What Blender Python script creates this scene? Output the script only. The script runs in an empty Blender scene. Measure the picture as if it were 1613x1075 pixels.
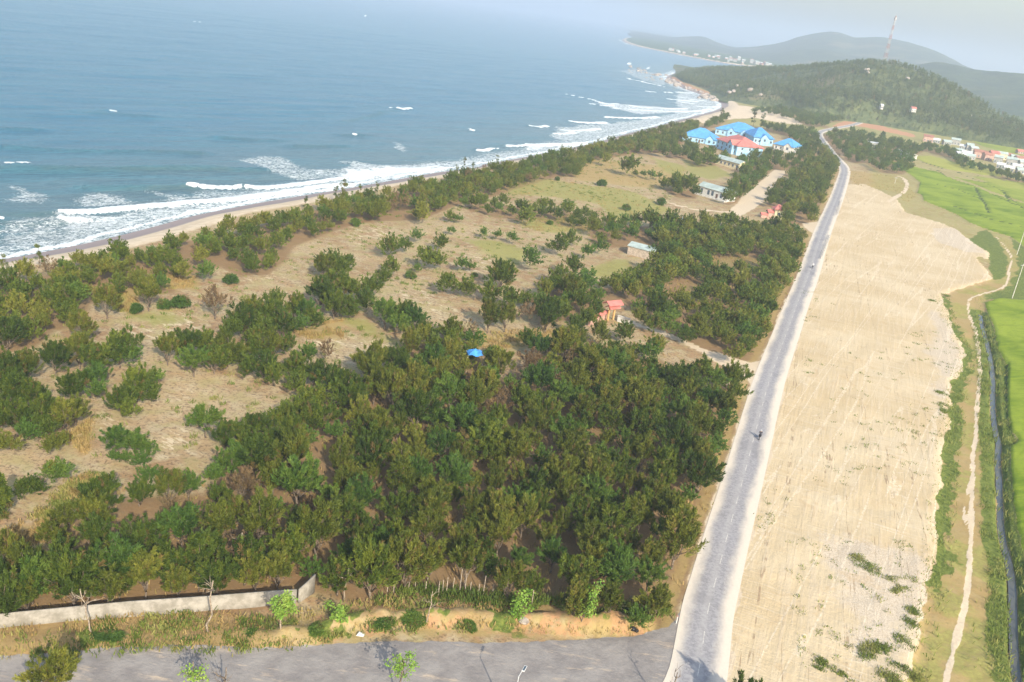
import bpy, math, random
import numpy as np
R = math.radians
SC = bpy.context.scene
COL = SC.collection

# ------------------------------------------------------------------ camera, sky, sun, exposure
PW, PH, F = 1613.0, 1075.0, 1450.0
PITCH, ROLL, CAMH = R(19.9), R(8.0), 65.0
SUN_AZ, SUN_EL = R(157.0), R(30.0)          # azimuth clockwise from +Y (the view axis)

cam = bpy.data.cameras.new('camera'); cam_o = bpy.data.objects.new('camera', cam); COL.objects.link(cam_o)
cam.sensor_width = 36.0; cam.lens = 36.0 * F / PW; cam.clip_start = 0.5; cam.clip_end = 80000
cam_o.location = (0, 0, CAMH)
cam_o.rotation_mode = 'QUATERNION'
from mathutils import Matrix, Vector
cam_o.rotation_quaternion = (Matrix.Rotation(math.pi/2 - PITCH, 3, 'X') @ Matrix.Rotation(ROLL, 3, 'Z')).to_quaternion()
SC.camera = cam_o

w = bpy.data.worlds.new('World'); SC.world = w; w.use_nodes = True
nt = w.node_tree
sky = nt.nodes.new('ShaderNodeTexSky'); sky.sky_type = 'NISHITA'; sky.sun_disc = False
sky.sun_elevation = SUN_EL; sky.sun_rotation = SUN_AZ
sky.air_density = 1.5; sky.dust_density = 3.0; sky.ozone_density = 3.5; sky.altitude = 50
nt.links.new(sky.outputs[0], nt.nodes['Background'].inputs[0])
nt.nodes['Background'].inputs[1].default_value = 0.15

sl = bpy.data.lights.new('sun', 'SUN'); sl.energy = 4.2; sl.angle = R(0.6); sl.color = (1.0, 0.91, 0.74)
so = bpy.data.objects.new('sun', sl); COL.objects.link(so)
sd = Vector((math.sin(SUN_AZ)*math.cos(SUN_EL), math.cos(SUN_AZ)*math.cos(SUN_EL), math.sin(SUN_EL)))
so.rotation_mode = 'QUATERNION'; so.rotation_quaternion = sd.to_track_quat('Z', 'Y'); so.location = sd*300

SC.view_settings.view_transform = 'Standard'; SC.view_settings.look = 'None'
SC.view_settings.exposure = 0.70; SC.view_settings.gamma = 1.0
SC.render.engine = 'CYCLES'
cy = SC.cycles
cy.use_denoising = True
cy.max_bounces = 5; cy.diffuse_bounces = 2; cy.glossy_bounces = 2; cy.transmission_bounces = 3
cy.volume_bounces = 1; cy.transparent_max_bounces = 6; cy.caustics_reflective = False; cy.caustics_refractive = False

# ------------------------------------------------------------------ survey helpers: photo pixel -> point on a level plane
CR, SR, CP, SP = math.cos(ROLL), math.sin(ROLL), math.cos(PITCH), math.sin(PITCH)
def ray(px, py):
    x = px - PW/2; y = -(py - PH/2)
    xr = x*CR - y*SR; yr = x*SR + y*CR
    return (xr, F*CP + yr*SP, -F*SP + yr*CP)
def G(px, py, z=0.0):
    d = ray(px, py); t = (z - CAMH)/d[2]
    return (d[0]*t, d[1]*t)
def AT(px, py, Y):
    d = ray(px, py); t = Y/d[1]
    return (d[0]*t, Y, CAMH + d[2]*t)
def PROJ(X, Y, Z):
    z = Z - CAMH
    c = Y*CP - z*SP; u = Y*SP + z*CP
    xr = X/c*F; yr = u/c*F
    return PW/2 + xr*CR + yr*SR, PH/2 - (-xr*SR + yr*CR)
ORG = {1:(0,0),2:(540,0),3:(1073,0),4:(0,360),5:(540,360),6:(1073,360),7:(0,715),8:(540,715),9:(1073,715)}
def q(n, *pts):                                  # survey-sheet coordinates -> photo pixels
    ox, oy = ORG[n]
    return [(ox + p[0]/2.985, oy + p[1]/2.985) for p in pts]
def GP(pts, z=0.0):
    return np.array([G(p[0], p[1], z) for p in pts])

# ------------------------------------------------------------------ numeric helpers
_tab = np.random.RandomState(7).rand(256, 256)
def vnoise(x, y):
    xi = np.floor(x).astype(int); yi = np.floor(y).astype(int)
    fx = x - xi; fy = y - yi
    fx = fx*fx*(3-2*fx); fy = fy*fy*(3-2*fy)
    a = _tab[xi & 255, yi & 255]; b = _tab[(xi+1) & 255, yi & 255]
    c = _tab[xi & 255, (yi+1) & 255]; d = _tab[(xi+1) & 255, (yi+1) & 255]
    return (a*(1-fx)+b*fx)*(1-fy) + (c*(1-fx)+d*fx)*fy
def fbm(x, y, s, o=4, seed=0):
    v = 0; a = 1; t = 0
    x = x/s + seed*17.3; y = y/s + seed*9.1
    for i in range(o):
        v = v + a*vnoise(x, y); t += a; a *= .5; x = x*2.03+5.1; y = y*2.03+1.7
    return v/t
def smooth(a, b, x):
    t = np.clip((x-a)/(b-a), 0, 1); return t*t*(3-2*t)
def line_dist(P, L, closed=False):
    L = np.asarray(L, float)
    if closed: L = np.vstack([L, L[:1]])
    best = np.full(len(P), 1e9)
    for a, b in zip(L[:-1], L[1:]):
        ab = b-a; n = max(ab@ab, 1e-9)
        t = np.clip(((P-a)@ab)/n, 0, 1)
        d = P - (a + t[:, None]*ab)
        best = np.minimum(best, d[:, 0]**2 + d[:, 1]**2)
    return np.sqrt(best)
def inside(P, poly):
    poly = np.asarray(poly, float); r = np.zeros(len(P), bool)
    x, y = P[:, 0], P[:, 1]
    for (x0, y0), (x1, y1) in zip(poly, np.roll(poly, -1, 0)):
        if y0 == y1: continue
        c = (y0 > y) != (y1 > y)
        r ^= c & (x < (x1-x0)*(y-y0)/(y1-y0) + x0)
    return r
def sdist(P, poly, pad=12.0):                     # + inside, - outside, -pad far away
    poly = np.asarray(poly, float)
    lo = poly.min(0)-pad; hi = poly.max(0)+pad
    k = (P[:, 0] > lo[0]) & (P[:, 0] < hi[0]) & (P[:, 1] > lo[1]) & (P[:, 1] < hi[1])
    out = np.full(len(P), -pad)
    if k.any():
        Q = P[k]; d = line_dist(Q, poly, True)
        out[k] = np.where(inside(Q, poly), d, -d)
    return out
def chaikin(L, n=2):
    L = np.asarray(L, float)
    for _ in range(n):
        a, b = L[:-1], L[1:]
        m = np.empty((2*len(a), L.shape[1])); m[0::2] = .75*a+.25*b; m[1::2] = .25*a+.75*b
        L = np.vstack([L[:1], m, L[-1:]])
    return L
def resample(L, step):
    L = np.asarray(L, float); d = np.r_[0, np.cumsum(np.linalg.norm(np.diff(L, axis=0), axis=1))]
    n = max(2, int(d[-1]/step)+1); t = np.linspace(0, d[-1], n)
    return np.stack([np.interp(t, d, L[:, k]) for k in range(L.shape[1])], 1)

# ------------------------------------------------------------------ object helpers
def mesh_np(name, V, faces, mat=None, smooth_=False, attrs=None, parent=None):
    """faces: list of int arrays (n,k); every array has its own k"""
    me = bpy.data.meshes.new(name)
    V = np.asarray(V, np.float32); me.vertices.add(len(V)); me.vertices.foreach_set('co', V.ravel())
    fs = [np.asarray(f, np.int32) for f in faces if len(f)]
    nl = sum(f.size for f in fs); npoly = sum(len(f) for f in fs)
    me.loops.add(nl); me.polygons.add(npoly)
    me.loops.foreach_set('vertex_index', np.concatenate([f.ravel() for f in fs]))
    ks = np.concatenate([np.full(len(f), f.shape[1], np.int32) for f in fs])
    st = np.r_[0, np.cumsum(ks)[:-1]].astype(np.int32)
    me.polygons.foreach_set('loop_start', st); me.polygons.foreach_set('loop_total', ks)
    if smooth_: me.polygons.foreach_set('use_smooth', np.ones(npoly, bool))
    for k, v in (attrs or {}).items():
        a = me.attributes.new(k, 'FLOAT', 'POINT'); a.data.foreach_set('value', np.asarray(v, np.float32))
    me.update(calc_edges=True)
    if mat: me.materials.append(mat)
    o = bpy.data.objects.new(name, me); COL.objects.link(o)
    if parent: o.parent = parent
    return o
class MB:
    def __init__(s): s.v = []; s.f = []
    def add(s, V, Fc):
        o = len(s.v); s.v += [tuple(map(float, p)) for p in V]; s.f += [tuple(i+o for i in f) for f in Fc]
    def box(s, x0, y0, z0, x1, y1, z1):
        s.add([(x0,y0,z0),(x1,y0,z0),(x1,y1,z0),(x0,y1,z0),(x0,y0,z1),(x1,y0,z1),(x1,y1,z1),(x0,y1,z1)],
              [(0,3,2,1),(4,5,6,7),(0,1,5,4),(1,2,6,5),(2,3,7,6),(3,0,4,7)])
    def tube(s, pts, rad, n=7, cap=True):
        pts = [Vector(p) for p in pts]
        if not hasattr(rad, '__len__'): rad = [rad]*len(pts)
        V = []; up = Vector((0.31, 0.17, 0.93))
        for i, p in enumerate(pts):
            t = (pts[min(i+1, len(pts)-1)] - pts[max(i-1, 0)]).normalized()
            if abs(t.dot(up)) > .98: u = t.cross(Vector((1, 0, 0))).normalized()
            else: u = t.cross(up).normalized()
            v = t.cross(u)
            for k in range(n):
                a = 2*math.pi*k/n; V.append(p + (u*math.cos(a)+v*math.sin(a))*rad[i])
        Fc = [(i*n+k, i*n+(k+1) % n, (i+1)*n+(k+1) % n, (i+1)*n+k) for i in range(len(pts)-1) for k in range(n)]
        if cap: Fc += [tuple(range(n))[::-1], tuple(range((len(pts)-1)*n, len(pts)*n))]
        s.add(V, Fc)
    def build(s, name, mat, parent=None, sm=False):
        me = bpy.data.meshes.new(name); me.from_pydata(s.v, [], s.f)
        if sm: me.polygons.foreach_set('use_smooth', [True]*len(me.polygons))
        me.update()
        if mat: me.materials.append(mat)
        o = bpy.data.objects.new(name, me); COL.objects.link(o)
        if parent: o.parent = parent
        return o
def tag(o, label=None, cat=None, group=None, kind=None):
    if label: o['label'] = label
    if cat: o['category'] = cat
    if group: o['group'] = group
    if kind: o['kind'] = kind
    return o
def empty(name, loc=(0,0,0), rz=0.0, **k):
    o = bpy.data.objects.new(name, None); COL.objects.link(o); o.empty_display_size = .3
    o.location = loc; o.rotation_euler = (0, 0, rz)
    return tag(o, **k)
def dup(root, loc, rz=0.0, s=1.0, **k):
    r = root.copy(); COL.objects.link(r); r.location = loc; r.rotation_euler = (0, 0, rz); r.scale = (s, s, s) if not hasattr(s, '__len__') else s
    for ch in list(root.children):
        c = ch.copy(); COL.objects.link(c); c.parent = r
        for g in list(ch.children):
            d = g.copy(); COL.objects.link(d); d.parent = c
    return tag(r, **k)

# ------------------------------------------------------------------ material helpers
class NT:
    def __init__(s, name):
        s.m = bpy.data.materials.new(name); s.m.use_nodes = True
        s.t = s.m.node_tree; s.b = s.t.nodes['Principled BSDF']
        s.b.inputs['Roughness'].default_value = .85; s.b.inputs['Specular IOR Level'].default_value = .25
        g = s.t.nodes.new('ShaderNodeNewGeometry'); s.pos = g.outputs['Position']
    def n(s, t, **k):
        o = s.t.nodes.new(t)
        for a, b in k.items(): setattr(o, a, b)
        return o
    def lk(s, a, i):
        if hasattr(a, 'is_output'): s.t.links.new(a, i)
        else: i.default_value = a if not (isinstance(a, tuple) and len(a) == 3 and i.type == 'RGBA') else (*a, 1)
    def math(s, op, a, b=0.0, c=None):
        o = s.n('ShaderNodeMath', operation=op); s.lk(a, o.inputs[0]); s.lk(b, o.inputs[1])
        if c is not None: s.lk(c, o.inputs[2])
        return o.outputs[0]
    def map(s, vec=None, scale=(1,1,1), rot=(0,0,0)):
        if any(rot) and tuple(scale) != (1,1,1): vec = s.map(vec, (1,1,1), rot); rot = (0,0,0)     # turn first, then stretch
        o = s.n('ShaderNodeMapping'); s.lk(vec if vec is not None else s.pos, o.inputs[0])
        o.inputs['Scale'].default_value = scale; o.inputs['Rotation'].default_value = rot
        return o.outputs[0]
    def noise(s, scale, detail=4, vec=None, rough=.55, dist=0.0):
        o = s.n('ShaderNodeTexNoise'); s.lk(vec if vec is not None else s.pos, o.inputs['Vector'])
        o.inputs['Scale'].default_value = scale; o.inputs['Detail'].default_value = detail
        o.inputs['Roughness'].default_value = rough; o.inputs['Distortion'].default_value = dist
        return o.outputs[0]
    def attr(s, name):
        return s.n('ShaderNodeAttribute', attribute_name=name).outputs['Fac']
    def step(s, a, b, x):                       # smoothstep
        o = s.n('ShaderNodeMapRange', interpolation_type='SMOOTHSTEP'); s.lk(x, o.inputs[0])
        o.inputs[1].default_value = a; o.inputs[2].default_value = b
        return o.outputs[0]
    def mix(s, f, a, b, mode='MIX'):
        o = s.n('ShaderNodeMix', data_type='RGBA', blend_type=mode); s.lk(f, o.inputs[0]); s.lk(a, o.inputs[6]); s.lk(b, o.inputs[7])
        return o.outputs[2]
    def edge(s, name, nz, k=.9, wd=.12):        # ragged edged mask
        v = s.math('ADD', s.attr(name), s.math('MULTIPLY', s.math('SUBTRACT', nz, .5), k))
        return s.step(.5-wd, .5+wd, v)
    def bump(s, h, strength=.5, dist=.1):
        o = s.n('ShaderNodeBump'); s.lk(h, o.inputs['Height']); o.inputs['Strength'].default_value = strength; o.inputs['Distance'].default_value = dist
        s.t.links.new(o.outputs[0], s.b.inputs['Normal'])
    def col(s, c): s.lk(c, s.b.inputs['Base Color']); return s.m
    def set(s, **k):
        for a, b in k.items(): s.b.inputs[a.replace('_', ' ')].default_value = b
        return s
def plain(name, c, var=.18, scale=1.5, rough=.8, c2=None):
    t = NT(name); n1 = t.noise(scale, 5)
    c2 = c2 or tuple(x*(1-2*var) for x in c)
    t.col(t.mix(t.step(.35, .65, n1), c2, tuple(min(1, x*(1+var*.5)) for x in c))); t.set(Roughness=rough)
    return t.m

# ------------------------------------------------------------------ traced layout (all points lie on the ground, in metres)
SEA = -3.0
coast = [(-232,-20),(-200,60),(-158,130)] + [G(x, y, SEA) for x, y in [(0,408),(77,393),(150,378),(235,357),(290,341),(340,331),(402,319),(470,308),(540,297),(607,285),(680,272),(788,254),(875,237),(932,226),(975,213),(1020,202),(1080,186),(1120,176),(1137,169),(1132,160),(1106,150),(1085,143),(1073,139),(1062,132),(1050,126),(1047,122),(1060,116),(1075,111)]] + \
    [(330,1900),(520,2200),(640,2420)] + [G(x, y, SEA) for x, y in [(1220,109),(1150,102),(1080,89),(1040,81),(1005,74)]] + [(228,3150),(240,3600),(330,4400),(700,5400),(1500,7500)]
coast = chaikin(coast, 2)
land_poly = np.vstack([coast, [(1500,30000),(30000,30000),(30000,-200),(-232,-200)]])
road_c = q(9,(75,1075),(100,830+80),(110,830),(128,720),(153,630),(179,530),(222,365),(262,225),(315,30)) + q(6,(400,760),(440,640),(500,480),(550,340),(600,220),(640,90),(667,10)) + [(1313,325),(1321,305),(1327.5,284),(1331,272),(1330,264),(1324,256),(1312,244),(1300,228),(1290,215),(1290,208),(1312,203),(1338,198.5),(1352,195),(1362,190)]
road_c = [(1075,1120)] + road_c
road_w = resample(chaikin(GP(road_c), 2), 2.0)
lot = q(6,(1290,0),(1380,70),(1450,115),(1440,140),(1380,125),(1420,170),(1465,235),(1380,262),(1290,285),(1225,310),(1260,420),(1290,500),(1340,570),(1320,650),(1275,720),(1260,830),(1262,920),(1222,1060)) + q(9,(1232,60),(1215,200),(1195,340),(1200,480),(1160,560),(1150,700),(1110,900),(1080,1100))
lot = [(1335,291),(1360,290),(1385,300),(1412,314),(1428,335),(1480,350)] + lot
lot_w = np.vstack([GP(lot), [(48,66),(20,60)], road_w[road_w[:,1] < 490][::6]])
path_c = [(1485,1110)] + q(9,(1245,1075),(1300,850),(1340,700),(1355,580),(1365,430),(1365,300),(1370,150),(1375,0)) + q(6,(1375,1060),(1390,960),(1390,860),(1400,760),(1410,650),(1400,560),(1385,460),(1352,400),(1350,340),(1370,315),(1470,290),(1540,260),(1540,200),(1560,130),(1530,90),(1485,40))
path_w = chaikin(GP(path_c), 2)
loop_w = chaikin(GP(q(9,(1360,140),(1332,225),(1335,320),(1362,400))), 2)
canal_c = q(6,(1408,400),(1420,470),(1440,530),(1457,610),(1470,700),(1466,850),(1482,960),(1500,1010)) + q(9,(1488,0),(1497,90),(1500,200),(1508,380),(1545,500),(1562,600),(1565,720),(1568,900),(1585,1075),(1590,1120))
canal_w = chaikin(GP(canal_c, -0.6), 2)
rice_near = q(6,(1425,345),(1500,325),(1613,335),(1700,345),(1900,1075),(1700,1040),(1600,1010),(1535,930),(1522,850),(1528,640),(1490,560),(1470,460),(1440,390))
rice_low = q(9,(1545,-40),(1580,-60),(1640,-60),(1900,300),(1900,1075),(1720,1075),(1640,700),(1600,420),(1560,230))
rice_far = [(1395.6,253),(1420,258),(1450,266),(1478,272),(1500,282),(1536,294),(1560,305),(1640,330),(1640,405),(1590,372),(1552,360),(1530,352),(1508,338),(1480,327),(1455,317),(1452,308),(1445,305),(1450,288),(1425,270)]
rice_far2 = [(1500,279),(1535,286),(1640,297),(1640,328),(1560,302),(1536,291)]
rice_yel = [(1437,247),(1465,246),(1508,257),(1569,270),(1578,279),(1548,276),(1486,266),(1455,256)]
rice_yel2 = [(1528,278),(1580,284),(1640,294),(1640,306),(1580,296)]
rice_back = [(1530,222),(1560,222),(1640,236),(1640,250),(1580,240),(1545,230)]
bunds = [[(1450,263),(1480,270),(1486,276),(1500,283),(1536,296),(1541,307),(1552,323),(1556,335)], [(1508,272),(1545,287),(1570,297),(1613,330)], [(1540,313),(1552,320)], [(1580,300),(1590,320)], [(1437,250),(1490,268),(1545,278),(1580,285)], [(1560,306),(1613,330)], [(1452,318),(1500,325),(1560,345),(1613,358)], [(1470,290),(1510,300),(1552,318)]]
access = [(1149,331),(1180,300),(1205,280),(1220,267),(1238,269),(1234,280),(1218,300),(1208,312),(1190,328),(1165,341)]
track1 = [(1060,322),(1075,326),(1100,331),(1144,334),(1170,336)]
entry = [(1100,548),(1130,556),(1160,566),(1182,572),(1210,566),(1196,612),(1184,608),(1170,592),(1150,582),(1125,572)]
entry_track = [(985,503),(1010,515),(1040,524),(1080,540),(1110,556)]
gate_sand = [(1262,352),(1300,348),(1296,372),(1276,366)]
side_up = q(7,(-120,985),(0,960),(160,940),(340,920),(600,908),(850,900),(1300,915),(1480,900),(1612,890)) + q(8,(150,886),(300,880),(620,885),(900,884),(1100,878),(1250,865),(1400,850),(1530,815),(1600,720))
side_w = np.vstack([GP(side_up), [(26,75),(24,66),(-2,66),(-70,64)]])
wall_base = q(7,(-150,845),(0,822),(50,815),(300,790),(600,760),(950,735),(1250,710),(1392,700))
hotel_beach = [(1100,188),(1137,172),(1140,164),(1180,168),(1225,178),(1258,190),(1262,197),(1230,194),(1190,186),(1150,188),(1110,196)]
orange = [[(1308,204),(1318,194),(1345,188),(1372,192),(1400,202),(1440,212),(1440,217),(1400,209),(1372,203),(1350,199)], [(1435,193),(1455,194),(1478,201),(1470,204),(1445,199)], [(1543,240),(1580,244),(1600,252),(1560,250)]]

# clearings ground cover
green_patches = [q(2,(720,890),(820,850),(920,838),(1150,870),(1300,890),(1420,920),(1490,960),(1560,990),(1480,1010),(1420,1000),(1380,1060),(1300,1040),(1200,960),(1000,930),(800,920)),
    q(2,(820,1060),(900,1020),(1050,1015),(1200,1050),(1180,1090),(900,1090)), q(7,(150,300),(240,210),(330,130),(420,90),(500,110),(520,190),(400,240),(260,290)),
    q(5,(580,60),(700,50),(850,100),(900,130),(820,170),(700,130)), q(5,(0,430),(90,420),(250,520),(300,560),(200,540),(60,480)), q(5,(1150,200),(1230,160),(1340,150),(1330,200),(1260,230),(1180,230)),
    q(6,(130,150),(220,110),(390,150),(400,200),(300,210),(200,200)), q(6,(0,280),(60,250),(120,300),(60,340),(0,350)), q(2,(1450,740),(1612,780),(1612,860),(1500,800)), [(1075,250),(1130,262),(1160,278),(1120,285),(1085,275)], q(4,(590,400),(800,390),(930,420),(700,470)), q(1,(1590,1060),(1612,1000),(1700,1060))]
dry_patches = [q(4,(760,220),(860,190),(930,210),(900,280),(780,290)), q(4,(550,270),(650,290),(640,390),(560,390)), q(4,(1380,480),(1500,440),(1612,430),(1612,520),(1450,520)), q(5,(600,500),(800,480),(1040,470),(1050,530),(800,560),(640,560)),
    q(3,(780,800),(1000,830),(1120,920),(1060,960),(1000,900),(800,870)), q(2,(1000,740),(1300,760),(1612,790),(1612,900),(1400,880),(1100,850)), q(4,(330,980),(420,900),(400,1060)), q(7,(100,330),(330,300),(230,400),(60,440),(0,420),(0,380))]
pale_patches = [q(4,(560,480),(800,380),(940,440),(900,480),(700,520)), q(4,(700,960),(850,940),(900,1040),(740,1075)), q(4,(420,900),(560,860),(600,920),(480,950)), q(4,(760,800),(860,740),(980,770),(900,810)), q(4,(1140,200),(1300,200),(1330,240),(1180,250)), q(4,(1440,520),(1612,500),(1612,640),(1560,600)), q(5,(0,500),(200,540),(300,620),(60,640)), q(5,(200,300),(380,290),(560,380),(480,440),(380,380)), q(5,(500,170),(620,180),(700,190),(560,220)), q(2,(1150,880),(1250,890),(1612,960),(1612,1000),(1400,940)),
    q(5,(0,10),(100,0),(160,60),(60,90)), q(7,(230,280),(480,215),(520,235),(280,310)), q(4,(60,560),(180,560),(190,620),(90,600)), q(5,(560,120),(700,120),(760,190),(600,180)), [(560,358),(610,350),(640,372),(600,380)]]
woods = dict(
 belt=q(4,(0,200),(200,165),(500,95),(740,45),(900,5)) + q(1,(1160,1040),(1430,960),(1612,910)) + q(2,(200,885),(400,840),(700,780),(1000,720),(1170,680),(1400,630),(1520,590),(1640,570)) + [(1100,196),(1072,222),(1052,234)] + q(2,(1400,690),(1180,730),(1110,800),(1000,800),(820,850),(700,890),(540,920),(370,990),(150,990),(0,1020)) + q(4,(1380,30),(1340,90),(1260,160),(1130,160),(1040,120),(900,150),(800,240),(600,240),(420,280),(360,390),(240,400),(150,480),(0,500)) + [(-60,560),(-60,430)],
 front=[(-60,890),(0,865),(60,835),(110,790),(200,755),(330,750),(355,715),(350,695),(400,670),(450,650),(480,610),(560,595),(600,560),(640,530),(720,505),(760,545),(800,580),(850,545),(900,520),(960,540),(1040,545),(1090,575),(1150,590),(1172,610),(1162,660),(1136,720),(1118,780),(1100,840),(1085,900),(1062,940),(1035,960),(960,953),(900,938),(800,916),(700,902),(600,908),(560,915),(490,890),(440,915),(380,928),(300,940),(200,952),(100,966),(0,980),(-60,985)],
 mid=[(1030,350),(1090,345),(1150,345),(1210,350),(1272,365),(1268,400),(1252,440),(1232,490),(1212,520),(1192,545),(1172,558),(1140,545),(1085,520),(1040,498),(1000,470),(985,455),(950,462),(900,482),(860,490),(845,470),(860,440),(890,430),(940,440),(985,432),(1010,418),(1042,405)],
 hutw=[(930,350),(985,342),(1030,345),(1080,352),(1080,400),(1048,395),(1000,375),(940,372)],
 roadw=[(1209,314),(1225,292),(1241,277),(1270,250),(1300,245),(1316,250),(1320,262),(1306,290),(1291,320),(1280,342),(1240,345),(1232,318)],
 hedge=[(1142,292),(1170,264),(1200,250),(1216,258),(1200,276),(1180,293),(1160,308),(1148,312)],
 hotelw=[(1182,238),(1213,238),(1258,242),(1262,205),(1285,200),(1318,212),(1325,240),(1300,247),(1230,262),(1195,252)],
 hotelg=[(1055,228),(1080,225),(1125,237),(1160,250),(1180,247),(1215,243),(1222,252),(1170,262),(1168,252),(1128,247),(1092,252),(1085,242),(1050,240)],
 hotelr=[(1196,196),(1232,197),(1262,200),(1262,226),(1250,215),(1240,208),(1222,203)],
 vtrees=[(1440,228),(1470,236),(1500,243),(1512,258),(1560,268),(1575,272),(1640,292),(1640,284),(1590,274),(1560,262),(1530,257),(1505,236),(1470,228)],
 hillfoot=[(1180,172),(1225,178),(1262,190),(1285,196),(1300,190),(1330,186),(1290,180),(1230,168)],
 east=[(1318,212),(1345,206),(1390,214),(1440,226),(1460,232),(1440,240),(1400,240),(1440,262),(1420,266),(1380,250),(1350,250),(1335,245)],
 hotelf=[(1092,240),(1126,238),(1128,252),(1100,255)],
 hotelb=[(1100,198),(1130,184),(1150,181),(1128,195)],
 grove=[(1045,287),(1075,280),(1100,288),(1096,302),(1070,300)],
 row=[(730,313),(770,306),(800,311),(860,319),(870,314),(920,327),(965,342),(975,355),(930,350),(890,344),(840,334),(780,328)],
 north=q(3,(800,640),(1000,690),(1100,730),(1050,800),(950,790),(830,720)) ,
 north2=q(3,(590,625),(800,610),(960,640),(1080,665),(1150,690),(1000,700),(860,670),(640,660)),
 north3=q(3,(620,560),(560,520),(720,590),(700,600)),
)
gaps = [(608,722,22,24),(540,790,14,24),(597,890,20,18),(715,912,50,9),(372,855,26,40),(875,661,18,11),(935,688,22,16),(1052,574,26,13),(841,708,14,9),(1056,635,18,13),(905,795,18,11),(861,829,14,9),(510,700,16,20),(700,745,16,10),(1075,760,14,10),(792,545,40,20),(1140,412,24,17),(1184,412,18,15),(1086,452,20,20),(1140,485,12,16),(1063,455,22,14),(963,494,20,15),(1013,388,30,20),(743,598,20,28),(1200,0,1,1),(640,650,8,6)]
def in_gap(px, py):
    return any(((px-a)/c)**2 + ((py-b)/d)**2 < 1 for a, b, c, d in gaps)

# ------------------------------------------------------------------ ground height
def coast_sd(P):
    d = line_dist(P, coast); return np.where(inside(P, land_poly), d, -d)
bank_w = GP(q(7,(0,900),(340,870),(850,850),(1300,860),(1612,800)) + q(8,(200,770),(400,760),(700,770),(1000,790),(1200,790),(1380,800)))

def leafquads(n, cen, rad, L, Wd, rng, droop=.25, zs=.8, dirs=None):
    """n small leaf-spray faces scattered round centre points"""
    k = rng.randint(0, len(cen), n)
    d = rng.normal(size=(n, 3)); d /= np.linalg.norm(d, axis=1)[:, None]
    r = rng.rand(n)**.45
    P = cen[k] + d*(r*rad[k])[:, None]*np.array([1, 1, zs])
    a = d + rng.normal(size=(n, 3))*.7; a[:, 2] -= droop
    if dirs is not None:                              # plumes: sprays stream along each clump's own axis
        D = dirs[k]; t_ = rng.uniform(-.9, 1.25, n)[:, None]
        P = cen[k] + D*t_*rad[k][:, None]*1.35 + d*(r*rad[k])[:, None]*(.75-.38*np.abs(t_))
        a = D*1.25 + rng.normal(size=(n, 3))*.5
    a /= np.linalg.norm(a, axis=1)[:, None]
    b = np.cross(a, rng.normal(size=(n, 3))); b /= np.linalg.norm(b, axis=1)[:, None]
    l = L*(.6+.8*rng.rand(n))[:, None]; ww = Wd*(.6+.8*rng.rand(n))[:, None]
    V = np.stack([P - b*ww*.5, P + a*l*.45 - b*ww*.62, P + a*l, P + a*l*.45 + b*ww*.62], 1).reshape(-1, 3)
    Fc = np.arange(4*n).reshape(n, 4)
    return V, Fc, np.repeat(k, 4)

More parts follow.
